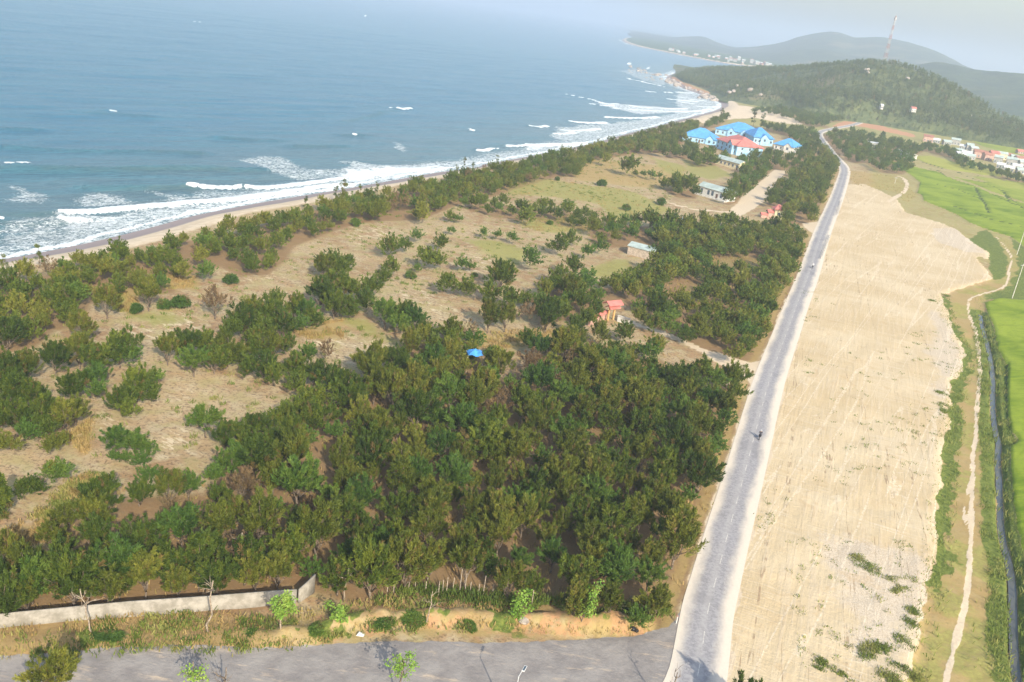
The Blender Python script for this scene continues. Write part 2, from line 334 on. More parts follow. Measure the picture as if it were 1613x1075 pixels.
# ------------------------------------------------------------------ materials
def ground_mat():
    t = NT('ground_soil')
    nA = t.noise(.05, 5); nB = t.noise(.35, 6, rough=.65); nC = t.noise(1.6, 6, rough=.7); nD = t.noise(5.0, 4, rough=.7)
    nM = t.noise(.8, 7, rough=.72)
    c = t.mix(t.step(.40, .60, nA), (.33,.20,.10), (.44,.315,.175))
    c = t.mix(t.step(.40, .66, nB), c, (.45,.355,.215))
    c = t.mix(t.math('MULTIPLY', t.step(.51, .58, nC), .75), c, (.19,.125,.075))
    c = t.mix(t.math('MULTIPLY', t.step(.55, .62, t.noise(3.2, 6, rough=.75)), .55), c, (.15,.12,.06))
    c = t.mix(t.math('MULTIPLY', t.step(.46,.62,t.noise(.22, 6, rough=.7)), .50), c, t.mix(nC, (.30,.26,.10), (.42,.37,.16)))
    st = t.noise(.55, 6, t.map(scale=(.55,1.5,1), rot=(0,0,.5)), rough=.75)
    c = t.mix(t.math('MULTIPLY', t.step(.53, .58, st), t.math('ADD', .10, t.math('MULTIPLY', t.attr('pale'), .80))), c, (.62,.51,.34))
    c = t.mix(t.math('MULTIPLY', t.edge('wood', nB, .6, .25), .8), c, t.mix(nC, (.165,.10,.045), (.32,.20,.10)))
    c = t.mix(t.math('MULTIPLY', t.edge('dry', nM, 1.5, .34), .75), c, t.mix(nC, (.30,.195,.07), (.46,.345,.14)))
    c = t.mix(t.math('MULTIPLY', t.edge('grass', nM, 1.5, .32), .78), c, t.mix(t.step(.3,.7,nC), (.20,.20,.05), (.36,.34,.10)))
    c = t.mix(t.edge('verge', nM, .9, .15), c, t.mix(t.step(.3,.7,nC), (.075,.11,.022), (.20,.225,.05)))
    # levelled sand with wheel and blade tracks along the road
    zn = t.step(.42, .60, t.noise(.045, 4, rough=.6, dist=.8))
    tr = t.noise(1.0, 5, t.map(scale=(1.3,.05,1), rot=(0,0,R(19))), rough=.6)
    tr2 = t.noise(.9, 5, t.map(scale=(.10,3.2,1), rot=(0,0,R(19))), rough=.65)
    sc = t.mix(t.step(.35, .68, nA), (.525,.40,.235), (.605,.485,.315))
    sc = t.mix(t.math('MULTIPLY', t.math('MULTIPLY', t.step(.50, .62, tr), zn), .38), sc, (.67,.56,.41))
    sc = t.mix(t.math('MULTIPLY', t.math('MULTIPLY', t.step(.57, .68, tr), zn), .5), sc, (.45,.32,.18))
    sc = t.mix(t.math('MULTIPLY', t.math('MULTIPLY', t.step(.52, .62, tr2), t.math('SUBTRACT', 1.0, zn)), .60), sc, (.66,.555,.41))
    sc = t.mix(t.math('MULTIPLY', t.step(.58, .70, nB), .40), sc, (.52,.375,.235))
    sc = t.mix(t.math('MULTIPLY', t.edge('gravel', nM, .9, .2), .6), sc, t.mix(t.step(.4,.6,nD), (.42,.33,.25), (.68,.60,.50)))
    sc = t.mix(t.math('MULTIPLY', t.step(.60, .68, nD), .45), sc, (.36,.26,.15))
    lines = t.noise(.55, 2, t.map(scale=(1.0,.012,1), rot=(0,0,R(15))), rough=.3)
    ln = t.math('LESS_THAN', t.math('ABSOLUTE', t.math('SUBTRACT', lines, .5)), .006)
    sc = t.mix(t.math('MULTIPLY', t.math('MULTIPLY', ln, t.step(.45,.6,nB)), .75), sc, (.30,.21,.13))
    lines2 = t.noise(.35, 2, t.map(scale=(.9,.02,1), rot=(0,0,R(27))), rough=.3)
    ln2 = t.math('LESS_THAN', t.math('ABSOLUTE', t.math('SUBTRACT', lines2, .47)), .012)
    sc = t.mix(t.math('MULTIPLY', t.math('MULTIPLY', ln2, t.step(.40,.6,nC)), .5), sc, (.78,.67,.52))
    spoil = t.noise(.16, 6, rough=.7, dist=1.5)
    sc = t.mix(t.math('MULTIPLY', t.step(.55, .66, spoil), .45), sc, (.50,.355,.20))
    sc = t.mix(t.math('MULTIPLY', t.step(.38, .30, spoil), .40), sc, (.74,.64,.49))
    c = t.mix(t.edge('sand', nM, .7, .12), c, sc)
    c = t.mix(t.edge('path', nC, .8, .16), c, t.mix(nC, (.50,.38,.25), (.72,.60,.44)))
    c = t.mix(t.edge('orange', nC, .8, .2), c, t.mix(nC, (.40,.18,.09), (.60,.33,.18)))
    # rice
    rw = t.noise(.6, 5, t.map(scale=(.10,.7,1), rot=(0,0,R(-24))), rough=.65, dist=1.0)
    rc = t.mix(t.step(.35,.66,rw), (.10,.165,.010), (.20,.265,.018))
    rc = t.mix(t.step(.35,.62,nA), rc, (.25,.31,.03))
    rc = t.mix(t.attr('yellow'), rc, t.mix(nB, (.33,.31,.06), (.44,.40,.10)))
    rc = t.mix(t.math('MULTIPLY', t.step(.52,.66,nC), .45), rc, (.10,.155,.012))
    rows = t.noise(2.4, 3, t.map(scale=(.05,1,1), rot=(0,0,R(-24))), rough=.5)
    rc = t.mix(t.math('MULTIPLY', t.step(.55,.68,rows), .35), rc, (.085,.13,.012))
    rc = t.mix(t.math('MULTIPLY', t.step(.56,.70,nB), .4), rc, (.27,.29,.05))
    c = t.mix(t.edge('rice', nC, .4, .12), c, rc)
    c = t.mix(t.edge('bund', nC, .7, .2), c, t.mix(nD, (.045,.075,.015), (.10,.14,.03)))
    # beach
    bc = t.mix(t.step(.4,.62,nB), (.60,.47,.32), (.70,.57,.41))
    c = t.mix(t.edge('beach', nM, .5, .2), c, bc)
    c = t.mix(t.edge('wet', nB, .4, .25), c, (.31,.255,.24))
    # asphalt of the side road
    ac = t.mix(t.step(.35,.65,nB), (.225,.203,.19), (.305,.278,.255))
    du = t.noise(.5, 6, t.map(scale=(.30,1.3,1), rot=(0,0,-.02)), rough=.7)
    ac = t.mix(t.math('MULTIPLY', t.step(.55,.70,du), .75), ac, (.55,.43,.31))
    ac = t.mix(t.math('MULTIPLY', t.step(.60,.75,nD), .4), ac, (.16,.145,.14))
    c = t.mix(t.edge('asphalt', nM, .5, .08), c, ac)
    t.col(c); t.set(Roughness=.95, Specular_IOR_Level=.1)
    h = t.math('ADD', t.math('MULTIPLY', nB, .5), t.math('ADD', t.math('MULTIPLY', nC, .35), t.math('MULTIPLY', nD, .12)))
    h = t.math('ADD', h, t.math('MULTIPLY', t.math('MULTIPLY', tr, t.attr('sand')), .45))
    h = t.math('ADD', h, t.math('MULTIPLY', t.math('MULTIPLY', tr2, t.attr('sand')), .30))
    t.bump(h, .55, .5)
    return t.m
def leaf_mat(name, a, b, c, tr=.25):
    t = NT(name)
    oi = t.n('ShaderNodeObjectInfo').outputs['Random']
    ti = t.attr('tint')
    k = t.math('ADD', t.math('MULTIPLY', ti, .65), t.math('MULTIPLY', oi, .45))
    col = t.mix(t.step(.1,.6,k), a, b); col = t.mix(t.step(.55,1.0,k), col, c)
    col = t.mix(t.math('MULTIPLY', t.step(.80,1.0,t.attr('dead')), .7), col, (.20,.12,.05))
    t.col(col); t.set(Roughness=.6, Specular_IOR_Level=.25)
    if tr:
        tl = t.n('ShaderNodeBsdfTranslucent'); t.lk(col, tl.inputs[0])
        mx = t.n('ShaderNodeMixShader'); mx.inputs[0].default_value = tr
        out = t.t.nodes['Material Output']
        t.t.links.new(t.b.outputs[0], mx.inputs[1]); t.t.links.new(tl.outputs[0], mx.inputs[2]); t.t.links.new(mx.outputs[0], out.inputs[0])
    return t.m
M = {}
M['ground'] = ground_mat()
M['leaf_dark'] = leaf_mat('foliage_dark', (.030,.058,.009), (.068,.108,.013), (.155,.190,.022))
M['leaf_olive'] = leaf_mat('foliage_olive', (.056,.082,.010), (.118,.142,.018), (.225,.225,.034))
M['leaf_green'] = leaf_mat('foliage_bright', (.038,.082,.014), (.075,.140,.020), (.14,.205,.030))
M['leaf_young'] = leaf_mat('foliage_young', (.13,.26,.03), (.20,.34,.05), (.30,.40,.07))
M['leaf_brown'] = leaf_mat('foliage_brown', (.12,.075,.035), (.17,.11,.055), (.20,.15,.07))
M['verge'] = leaf_mat('verge_blades', (.085,.13,.020), (.15,.20,.035), (.28,.28,.08))
M['drygrass'] = leaf_mat('dry_blades', (.30,.20,.07), (.40,.28,.11), (.30,.28,.08))
M['far_leaf'] = leaf_mat('foliage_hill', (.036,.066,.018), (.066,.100,.026), (.125,.155,.045), .15)
M['bark'] = plain('bark', (.20,.155,.115), .3, 6)
M['palebark'] = plain('pale_bark', (.34,.27,.20), .25, 6)
M['asphalt'] = None

# ------------------------------------------------------------------ the ground sheet
def build_ground():
    Y = np.r_[np.linspace(-40, 60, 9)[:-1], 60*np.exp(np.arange(0, 640)*.0072)]
    S = np.linspace(-.82, .92, 800)
    YY, SS = np.meshgrid(Y, S, indexing='ij')
    XX = SS*np.maximum(YY, 45) 
    X = XX.ravel(); Yf = YY.ravel(); P = np.stack([X, Yf], 1)
    n = len(P)
    sd_ = coast_sd(P)
    beach_top = 17.0 + 3*(fbm(X, Yf, 30, 2)-.5)
    z = np.where(sd_ > 0, -3.0*(1-smooth(0, 1, sd_/beach_top)), -3.0 + np.maximum(sd_*.06, -5))
    dr = line_dist(P, road_w[::3])
    bump = (fbm(X, Yf, 14, 4)-.5)*1.0 + (fbm(X, Yf, 3.2, 3, 2)-.5)*.28
    a = {}
    def poly(pts, soft=1.0, jit=1.2, js=5.0, z0=0.0):
        s = sdist(P, GP(pts, z0) if not isinstance(pts, np.ndarray) else pts)
        return smooth(-soft, soft, s + (fbm(X, Yf, js, 4, 3)-.5)*2*jit)
    a['sand'] = poly(lot_w, .7, 1.3, 4.0)
    a['asphalt'] = poly(side_w, .35, .35, 3.0)
    pd = np.minimum(line_dist(P, path_w), line_dist(P, loop_w)+.25)
    a['path'] = smooth(.55, .18, pd + (fbm(X, Yf, 2.5, 3, 4)-.5)*.7)
    for pts, s in ((access, 1.2), (entry, 1.0), (gate_sand, 1.5)): a['path'] = np.maximum(a['path'], .92*poly(pts, s, .8))
    for L, wd in ((track1, 2.0), (entry_track, 1.8), ([(1400,318),(1432,298),(1425,280),(1408,276)], 1.6)):
        a['path'] = np.maximum(a['path'], .8*smooth(wd, wd*.4, line_dist(P, chaikin(GP(L), 2)) + (fbm(X, Yf, 5, 3, 4)-.5)*1.2))
    a['path'] = np.maximum(a['path'], .95*smooth(3.9, 2.6, dr + (fbm(X, Yf, 4, 3, 5)-.5)*1.4))
    cd = line_dist(P, canal_w)
    canal_h = .95
    a['rice'] = np.zeros(n); a['yellow'] = np.zeros(n)
    for pts, yl in ((rice_near, 0), (rice_low, .0), (rice_far, .0), (rice_far2, .25), (rice_yel, .8), (rice_yel2, .6), (rice_back, .3)):
        m = poly(pts, .6, .5, 3.0); a['rice'] = np.maximum(a['rice'], m); a['yellow'] = np.maximum(a['yellow'], m*yl)
    a['rice'] *= smooth(1.3, 2.0, cd)
    a['bund'] = np.zeros(n)
    for L in bunds:
        a['bund'] = np.maximum(a['bund'], smooth(.9, .3, line_dist(P, GP(L)) + (fbm(X, Yf, 3, 3, 6)-.5)*1.4))
    a['bund'] = np.maximum(a['bund'], .9*smooth(.55, .2, line_dist(P, chaikin(GP(q(6,(1530,640),(1524,850),(1545,960))), 2))))
    a['bund'] = np.maximum(a['bund'], .95*smooth(1250, 1700, Yf))
    a['rice'] *= (1 - .8*a['bund'])
    a['verge'] = smooth(4.2, 2.2, cd + (fbm(X, Yf, 4, 3, 7)-.5)*2.2)*smooth(.4, .9, cd)
    edge_r = GP(q(6,(1225,320),(1262,430),(1300,510),(1348,580),(1330,660),(1300,740),(1285,850),(1280,940),(1245,1070)) + q(9,(1250,80),(1232,220),(1215,360),(1222,480),(1190,590)))
    a['verge'] = np.maximum(a['verge'], .9*smooth(2.4, .8, line_dist(P, edge_r) + (fbm(X, Yf, 2.2, 5, 8)-.5)*4.5))
    gv = [(1592,368),(1640,400),(1640,482),(1575,470),(1552,474),(1545,468),(1586,450),(1602,425),(1600,400)]
    a['verge'] = np.maximum(a['verge'], .8*poly(gv, 1.5, 2.0))
    a['verge'] = np.maximum(a['verge'], .75*poly(q(6,(1330,70),(1400,10),(1440,0),(1500,60),(1545,150),(1520,230),(1470,240),(1440,130)), 1.0, 1.5)*(1-a['path']))
    dry = np.zeros(n); gr = np.zeros(n); pale = np.zeros(n)
    for p in dry_patches: dry = np.maximum(dry, poly(p, 2.5, 3, 9))
    for p in green_patches: gr = np.maximum(gr, .85*poly(p, 3.0, 3, 9))
    for p in pale_patches: pale = np.maximum(pale, poly(p, 2.5, 2.5, 8))
    east = poly(np.vstack([GP(lot)[:, :], [(70,60)]])[::-1], .1, 0) * 0
    strip = ((X > 0) & (pd < 9)).astype(float)*smooth(9, 3.0, pd)
    dry = np.maximum(dry, strip*.85)
    gr = np.maximum(gr, strip*.70*smooth(.40, .62, fbm(X, Yf, 5, 4, 12)))
    # fields and scrub beyond the lot
    rx = np.interp(Yf, road_w[:, 1], road_w[:, 0])
    beyond = smooth(8, 20, X-rx)*smooth(290, 350, Yf)
    gr = np.maximum(gr, beyond*.55); 
    far = smooth(620, 800, Yf); gr = np.maximum(gr, far*.7)
    dry = np.maximum(dry, .75*smooth(3.2, 4.2, dr)*smooth(6.5, 4.5, dr)*(X < rx))
    bdist = line_dist(P, bank_w)
    dry = np.maximum(dry, .6*smooth(4.5, 2.5, bdist))
    bk = smooth(4.5, 2.0, bdist)*(X > -75)*(X < rx-3)
    a['verge'] = np.maximum(a['verge'], .85*bk*smooth(.54, .64, fbm(X, Yf, 2.4, 4, 29)))
    a['orange'] = .5*bk*smooth(-24, -16, X)*smooth(.40, .55, fbm(X, Yf, 1.8, 4, 30))
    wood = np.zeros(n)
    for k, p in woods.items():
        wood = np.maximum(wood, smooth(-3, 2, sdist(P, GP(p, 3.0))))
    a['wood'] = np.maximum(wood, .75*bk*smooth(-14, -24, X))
    a['dry'] = dry; a['grass'] = gr*(1-.5*wood); a['pale'] = pale
    a['gravel'] = poly(q(6,(1180,0),(1290,0),(1440,120),(1340,110),(1200,60)), 1, 2) 
    for p in (q(6,(1180,380),(1290,500),(1330,640),(1270,720),(1255,900),(1170,900),(1190,600)), q(9,(640,390),(870,440),(1150,470),(1160,560),(1150,700),(1090,950),(860,960),(680,900),(740,600))):
        a['gravel'] = np.maximum(a['gravel'], .85*poly(p, 5, 7, 9))
    for p in orange: a['orange'] = np.maximum(a['orange'], poly(p, 2, 3, 8))
    hb = poly(hotel_beach, 3, 4, 12)
    a['beach'] = np.maximum(smooth(beach_top+3, beach_top-4, sd_)*(sd_ > -40), hb)
    rocky = smooth(1010, 1080, Yf)*(Yf < 1800)
    a['beach'] *= (1-.7*rocky)
    a['orange'] = np.maximum(a['orange'], .62*rocky*smooth(34, 10, sd_))
    a['wet'] = smooth(11.0, 4.5, sd_ + (fbm(X, Yf, 25, 3, 27)-.5)*6)
    a['path'] *= (1-a['asphalt']); a['wood'] *= (1-np.maximum(a['path'], a['beach'])); a['dry'] *= 1-a['beach']; a['grass'] *= 1-a['beach']
    a['verge'] *= 1-np.maximum(a['path'], a['rice'])
    flat = smooth(2.5, 6.0, dr)*(1-a['sand'])*(1-a['asphalt'])*(1-a['rice'])*smooth(0, 20, sd_)
    z = z + bump*.55*flat
    z = z + a['sand']*smooth(3, 7, dr)*((fbm(X, Yf, 5, 4, 14)-.5)*.30)
    # steep loose edge of the sand fill, standing above the low verge
    low = smooth(1.5, -1.0, sdist(P, lot_w))*(X > rx)*smooth(3.5, 7, X-rx)*smooth(470, 440, Yf)
    z = z - .35*low + low*(1-a['path'])*(fbm(X, Yf, 4, 3, 15)-.5)*.3
    z = z + .55*a['rice']*(1-a['bund']) + a['rice']*(fbm(X, Yf, 1.2, 3, 16)-.5)*.22
    z = z - canal_h*smooth(1.2, .5, cd)*(X > 0)
    # cut bank above the side road
    z = z + (.25+.75*smooth(-26, -18, X))*.9*smooth(1.6, -1.0, bdist-.6+(fbm(X, Yf, 2.2, 4, 19)-.5)*2.6)*(X < rx-4)*(X > -60) * (.4+1.2*fbm(X, Yf, 4, 3, 17))
    # orange cut slope
    V = np.stack([X, Yf, z], 1)
    nr, nc = YY.shape
    i = np.arange(n).reshape(nr, nc)
    Fq = np.stack([i[:-1, :-1], i[:-1, 1:], i[1:, 1:], i[1:, :-1]], -1).reshape(-1, 4)
    def fm(k): return a[k][Fq].mean(1)
    ident = np.zeros(len(Fq), int)
    ident[fm('beach') > .5] = 1
    ident[fm('sand') > .5] = 2
    ident[(fm('path') > .5)] = 3
    ident[fm('asphalt') > .5] = 4
    ident[fm('rice') > .5] = 5
    ident[(np.abs(dr[Fq].mean(1)) < 2.0)] = 0
    # drop the sea bed far from shore
    keep = sd_[Fq].max(1) > -45
    names = ['ground', 'beach', 'sand_lot', 'dirt_path', 'side_road', 'rice_field']
    for k, nm in enumerate(names):
        f = Fq[(ident == k) & keep]
        used, inv = np.unique(f, return_inverse=True)
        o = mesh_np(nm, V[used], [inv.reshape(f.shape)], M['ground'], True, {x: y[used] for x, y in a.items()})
        tag(o, {'ground':'reddish sandy soil with dry grass and leaf litter among the trees','beach':'pale sand beach strip along the surf','sand_lot':'wide levelled strip of pale sand beside the road','dirt_path':'worn pale dirt tracks','side_road':'grey dusty asphalt side road along the bottom','rice_field':'bright green flooded rice paddies beyond the ditch'}[nm],
            {'rice_field':'rice field'}.get(nm, nm.replace('_', ' ')), kind='stuff' if nm == 'rice_field' else 'structure')
    return P, z
build_ground()
# canal water
cl = resample(canal_w, 1.5)
tt = np.gradient(cl, axis=0); tt /= np.linalg.norm(tt, axis=1)[:, None]; nn = np.stack([-tt[:, 1], tt[:, 0]], 1)
cV = np.vstack([np.c_[cl + nn*.52, np.full(len(cl), -1.08)], np.c_[cl - nn*.52, np.full(len(cl), -1.08)]])
k = np.arange(len(cl)-1); cF = np.stack([k, k+1, k+1+len(cl), k+len(cl)], 1)
t = NT('ditch_water'); t.set(Roughness=.22, Specular_IOR_Level=.4); t.col((.11,.11,.10)); t.bump(t.noise(2.0, 3), .15, .05)
tag(mesh_np('water', cV, [cF], t.m, True), 'grey still water in the narrow irrigation ditch', 'water', kind='structure')

# ------------------------------------------------------------------ main road
def build_road():
    L = road_w; n = len(L)
    tt = np.gradient(L, axis=0); tt /= np.linalg.norm(tt, axis=1)[:, None]; nn = np.stack([tt[:, 1], -tt[:, 0]], 1)
    cs = np.linspace(-3.1, 3.1, 21)
    z = .05 + .03*(1-(cs/3.1)**2)
    V = np.concatenate([np.c_[L + nn*c, np.full(n, zz)] for c, zz in zip(cs, z)])
    V[:, 2] -= .0
    e = np.repeat(cs, n)
    i = np.arange(len(cs)*n).reshape(len(cs), n)
    Fq = np.stack([i[:-1, :-1], i[:-1, 1:], i[1:, 1:], i[1:, :-1]], -1).reshape(-1, 4)[:, ::-1]
    t = NT('dusty_asphalt')
    ed = t.attr('across'); nz = t.noise(.35, 6, t.map(scale=(1,.35,1), rot=(0,0,R(18))), rough=.65); n2 = t.noise(2.2, 5, rough=.7)
    d = t.math('ABSOLUTE', t.math('ADD', ed, .25))
    # wheel paths show bare asphalt, dust gathers at the edges and the crown
    dust = t.step(1.15, 2.75, t.math('ADD', d, t.math('MULTIPLY', t.math('SUBTRACT', nz, .5), 2.2)))
    a1 = t.mix(t.step(.38,.62,n2), (.275,.26,.268), (.36,.345,.345))
    crk = t.math('LESS_THAN', t.math('ABSOLUTE', t.math('SUBTRACT', t.noise(.45, 5, rough=.6), .5)), .006)
    a1 = t.mix(t.math('MULTIPLY', crk, .6), a1, (.17,.16,.16))
    a1 = t.mix(t.math('MULTIPLY', t.step(.58,.62,t.noise(.13, 3)), .45), a1, (.22,.21,.215))
    crown = t.math('MULTIPLY', t.step(.75, .1, d), .30)
    c = t.mix(crown, a1, (.48,.45,.42)); c = t.mix(t.math('MULTIPLY', dust, .93), c, t.mix(n2, (.64,.55,.44), (.74,.65,.53)))
    t.col(c); t.set(Roughness=.9, Specular_IOR_Level=.15)
    o = mesh_np('road', V, [Fq], t.m, True, {'across': e})
    tag(o, 'long grey asphalt road with dusty sandy edges', 'road', kind='structure')
    mb = MB(); s = 0.0; ds = np.r_[0, np.cumsum(np.linalg.norm(np.diff(L, axis=0), axis=1))]
    while s < 480:
        a_, b_ = s, s+2.4
        p = [np.array([np.interp(x, ds, L[:, 0]), np.interp(x, ds, L[:, 1])]) for x in (a_, b_)]
        d_ = (p[1]-p[0])/np.linalg.norm(p[1]-p[0]); m_ = np.array([d_[1], -d_[0]])*.045
        mb.add([(*(p[0]-m_), .087), (*(p[0]+m_), .087), (*(p[1]+m_), .087), (*(p[1]-m_), .087)], [(0,1,2,3)])
        s += 6.0
    mb.build('road_markings', plain('worn_white_paint', (.62,.58,.53), .15, 3))
    tag(bpy.data.objects['road_markings'], 'worn white dashed centre line', 'road marking', kind='structure')
build_road()

# ------------------------------------------------------------------ sea
def build_sea():
    Y = np.r_[np.linspace(60, 120, 40)[:-1], 120*np.exp(np.arange(0, 430)*.0058), 1450*np.exp(np.arange(1, 70)*.042)]
    S = np.linspace(-.85, .40, 640)
    YY, SS = np.meshgrid(Y, S, indexing='ij')
    X = (SS*YY).ravel(); Yf = YY.ravel(); P = np.stack([X, Yf], 1)
    sd_ = np.full(len(P), -999.0)
    near = Yf < 3600
    sd_[near] = coast_sd(P[near])
    foam = np.zeros(len(P)); z = np.zeros(len(P)); dark = np.zeros(len(P))
    ca, sa = math.cos(R(46)), math.sin(R(46))
    u = X*ca + Yf*sa; v = -X*sa + Yf*ca                # along crest, across crest
    amp = smooth(0, -25, sd_)
    z += amp*((fbm(u/5, v, 7, 4, 1)-.5)*1.1 + (fbm(u/6, v, 22, 3, 2)-.5)*1.3)
    breakers = [ # survey points, width of white water, height of roller
        (q(1,(895,888),(960,892),(1040,890),(1125,888)), 1.3, .8), (q(1,(1160,886),(1240,890),(1330,880),(1440,868),(1520,855),(1612,842)), 1.4, .8),
        (q(1,(298,1012),(400,1005),(520,992),(640,980),(760,970),(880,960),(1000,950),(1120,940),(1250,925),(1400,900),(1612,870)), 1.5, .7),
        (q(1,(285,1040),(340,1042),(400,1040)), .8, .4), (q(1,(28,793),(80,797),(125,791)), 1.1, .9), (q(1,(-40,1045),(5,1043)), 1.2, .5),
        (q(2,(262,517),(295,522),(322,516)), 1.6, 1.0), (q(2,(225,512),(262,516)), .5, .5), (q(2,(638,708),(665,712),(700,706)), 1.4, .7), (q(2,(700,704),(735,700)), .5, .4),
        (q(2,(783,690),(820,692),(862,686)), 1.4, .7), (q(2,(865,684),(940,686),(1020,684),(1140,676)), 1.8, .5),
        (q(2,(880,596),(920,602),(960,596)), 1.8, .8), (q(2,(995,632),(1040,632),(1085,626)), 1.8, .6), (q(2,(1040,616),(1120,618),(1205,610)), 1.4, .5), (q(2,(1075,575),(1150,582),(1240,580)), 2.2, .6),
        (q(2,(1160,490),(1210,500),(1270,500)), 2.2, .8), (q(2,(1050,446),(1120,460),(1180,472),(1240,490),(1310,490),(1380,505),(1480,510),(1612,512)), 1.6, .5),
        (q(2,(1240,553),(1330,558),(1480,553)), 2.2, .6), (q(2,(1280,510),(1400,522),(1612,528)), 2.2, .4), (q(2,(1430,430),(1465,433)), 2.0, .5), (q(2,(1510,434),(1545,436)), 2.0, .5), (q(2,(1570,435),(1650,440)), 2.0, .5), (q(2,(1530,468),(1600,474),(1660,478)), 2.2, .5),
        (q(2,(895,244),(925,248)), 2.2, .4), (q(2,(1005,258),(1055,264)), 2.6, .4), (q(2,(1100,270),(1130,275),(1165,280)), 2.6, .4), (q(2,(1233,282),(1255,284)), 2.6, .4), (q(2,(1290,292),(1345,300),(1400,315),(1450,325)), 3.0, .4),
        (q(2,(1340,370),(1400,385),(1450,396),(1510,408)), 2.4, .4), (q(2,(1380,225),(1430,232)), 4, .3),
        (q(2,(530,268),(570,272)), 1.0, .3), (q(2,(598,612),(610,615)), 1.2, .5), (q(2,(50,640),(75,643)), .9, .4), (q(2,(55,424),(75,425)), .7, .3), (q(2,(105,76),(122,77)), 1.2, .3),
        (q(1,(515,531),(535,532)), 1.2, .5), (q(1,(915,103),(940,105)), 1.3, .4), (q(1,(875,98),(890,99)), .8, .3), (q(1,(55,74),(65,76)), 1.0, .3), (q(1,(735,325),(760,327)), .6, .3), (q(1,(1195,458),(1215,460)), .6, .3), (q(1,(1450,408),(1470,410)), .6, .3), (q(1,(1228,155),(1240,156)), .9, .3), (q(1,(595,878),(604,880)), .7, .3),
        ([(1100,168),(1116,170),(1130,168)], 2.5, .3), ([(1078,176),(1100,176),(1118,172)], 2.5, .3), ([(1062,152),(1085,156),(1110,160)], 2.5, .3), ([(1070,160),(1095,165)], 2.2, .3),
    ]
    swells = [(q(1,(40,700),(200,708),(400,714),(600,716),(800,716),(930,722)), .9), (q(1,(-40,805),(100,806),(300,808),(480,812),(700,806),(900,800),(1080,800),(1220,806)), 1.4), (q(1,(440,886),(600,888),(760,892),(895,890)), 1.1),
        (q(1,(0,1020),(120,1016),(290,1022)), .6), (q(1,(0,1060),(150,1050),(280,1046)), .6), (q(1,(1050,655),(1150,660),(1300,664)), .7), (q(1,(1400,694),(1612,690)), .7), (q(2,(0,640),(120,642)), .6), (q(2,(0,575),(260,518)), .5), (q(1,(420,535),(560,545),(680,552)), .5), (q(1,(0,605),(130,612)), .5), (q(2,(240,800),(330,805),(620,790)), .6)]
    def ridge(L, w_, h):
        nonlocal z
        L = chaikin(GP(L, SEA), 2)
        lo = L.min(0)-25; hi = L.max(0)+25
        k = np.where((X > lo[0]) & (X < hi[0]) & (Yf > lo[1]) & (Yf < hi[1]))[0]
        if not len(k): return None
        d = line_dist(P[k], L)
        a_ = L[np.argmin(((P[k][:, None, :2][::1] - L[None, ::3])**2).sum(2), 1)*3] if False else None
        # signed: seaward is up-left of the crest line
        i = np.zeros(len(k), int); best = np.full(len(k), 1e9)
        for j in range(len(L)-1):
            m = (L[j]+L[j+1])/2; dd = ((P[k]-m)**2).sum(1); b = dd < best; best[b] = dd[b]; i[b] = j
        tg = L[i+1]-L[i]; side = tg[:, 0]*(P[k][:, 1]-L[i][:, 1]) - tg[:, 1]*(P[k][:, 0]-L[i][:, 0])
        s = np.where(side > 0, d, -d)                       # + seaward (left of the line as drawn)
        return k, s, d
    for L, h in swells:
        r_ = ridge(L, 3, h)
        if r_ is None: continue
        k, s, d = r_
        s = s + (fbm(X[k], Yf[k], 12, 3, 3)-.5)*2
        prof = np.where(s > 0, np.exp(-(s/6.0)**2), np.exp(-(s/2.2)**2))
        z[k] += h*prof
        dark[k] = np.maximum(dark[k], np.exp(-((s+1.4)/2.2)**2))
    for L, wd, h in breakers:
        if h <= .3 and wd <= 1.0: continue
        r_ = ridge(L, wd, h)
        if r_ is None: continue
        k, s, d = r_
        s = s + (fbm(X[k], Yf[k], 5, 4, 5)-.5)*2.6; d2 = np.abs(s)
        wv = wd*(.55+.9*fbm(X[k], Yf[k], 9, 2, 6))
        dd = np.maximum(d - np.abs(s), 0)
        z[k] += h*np.where(s > 0, np.exp(-(s/3.5)**2), np.exp(-(s/1.4)**2))*(d < 20)
        end = (d < np.maximum(d2, 0)+3.2)
        f = smooth(wv*1.25, wv*.55, d2)*end
        trail = .40*smooth(9, 0, s)*(s > -1)*(s < 9)*end*(wd > 1.2)
        foam[k] = np.maximum(foam[k], np.maximum(f*1.25, trail))
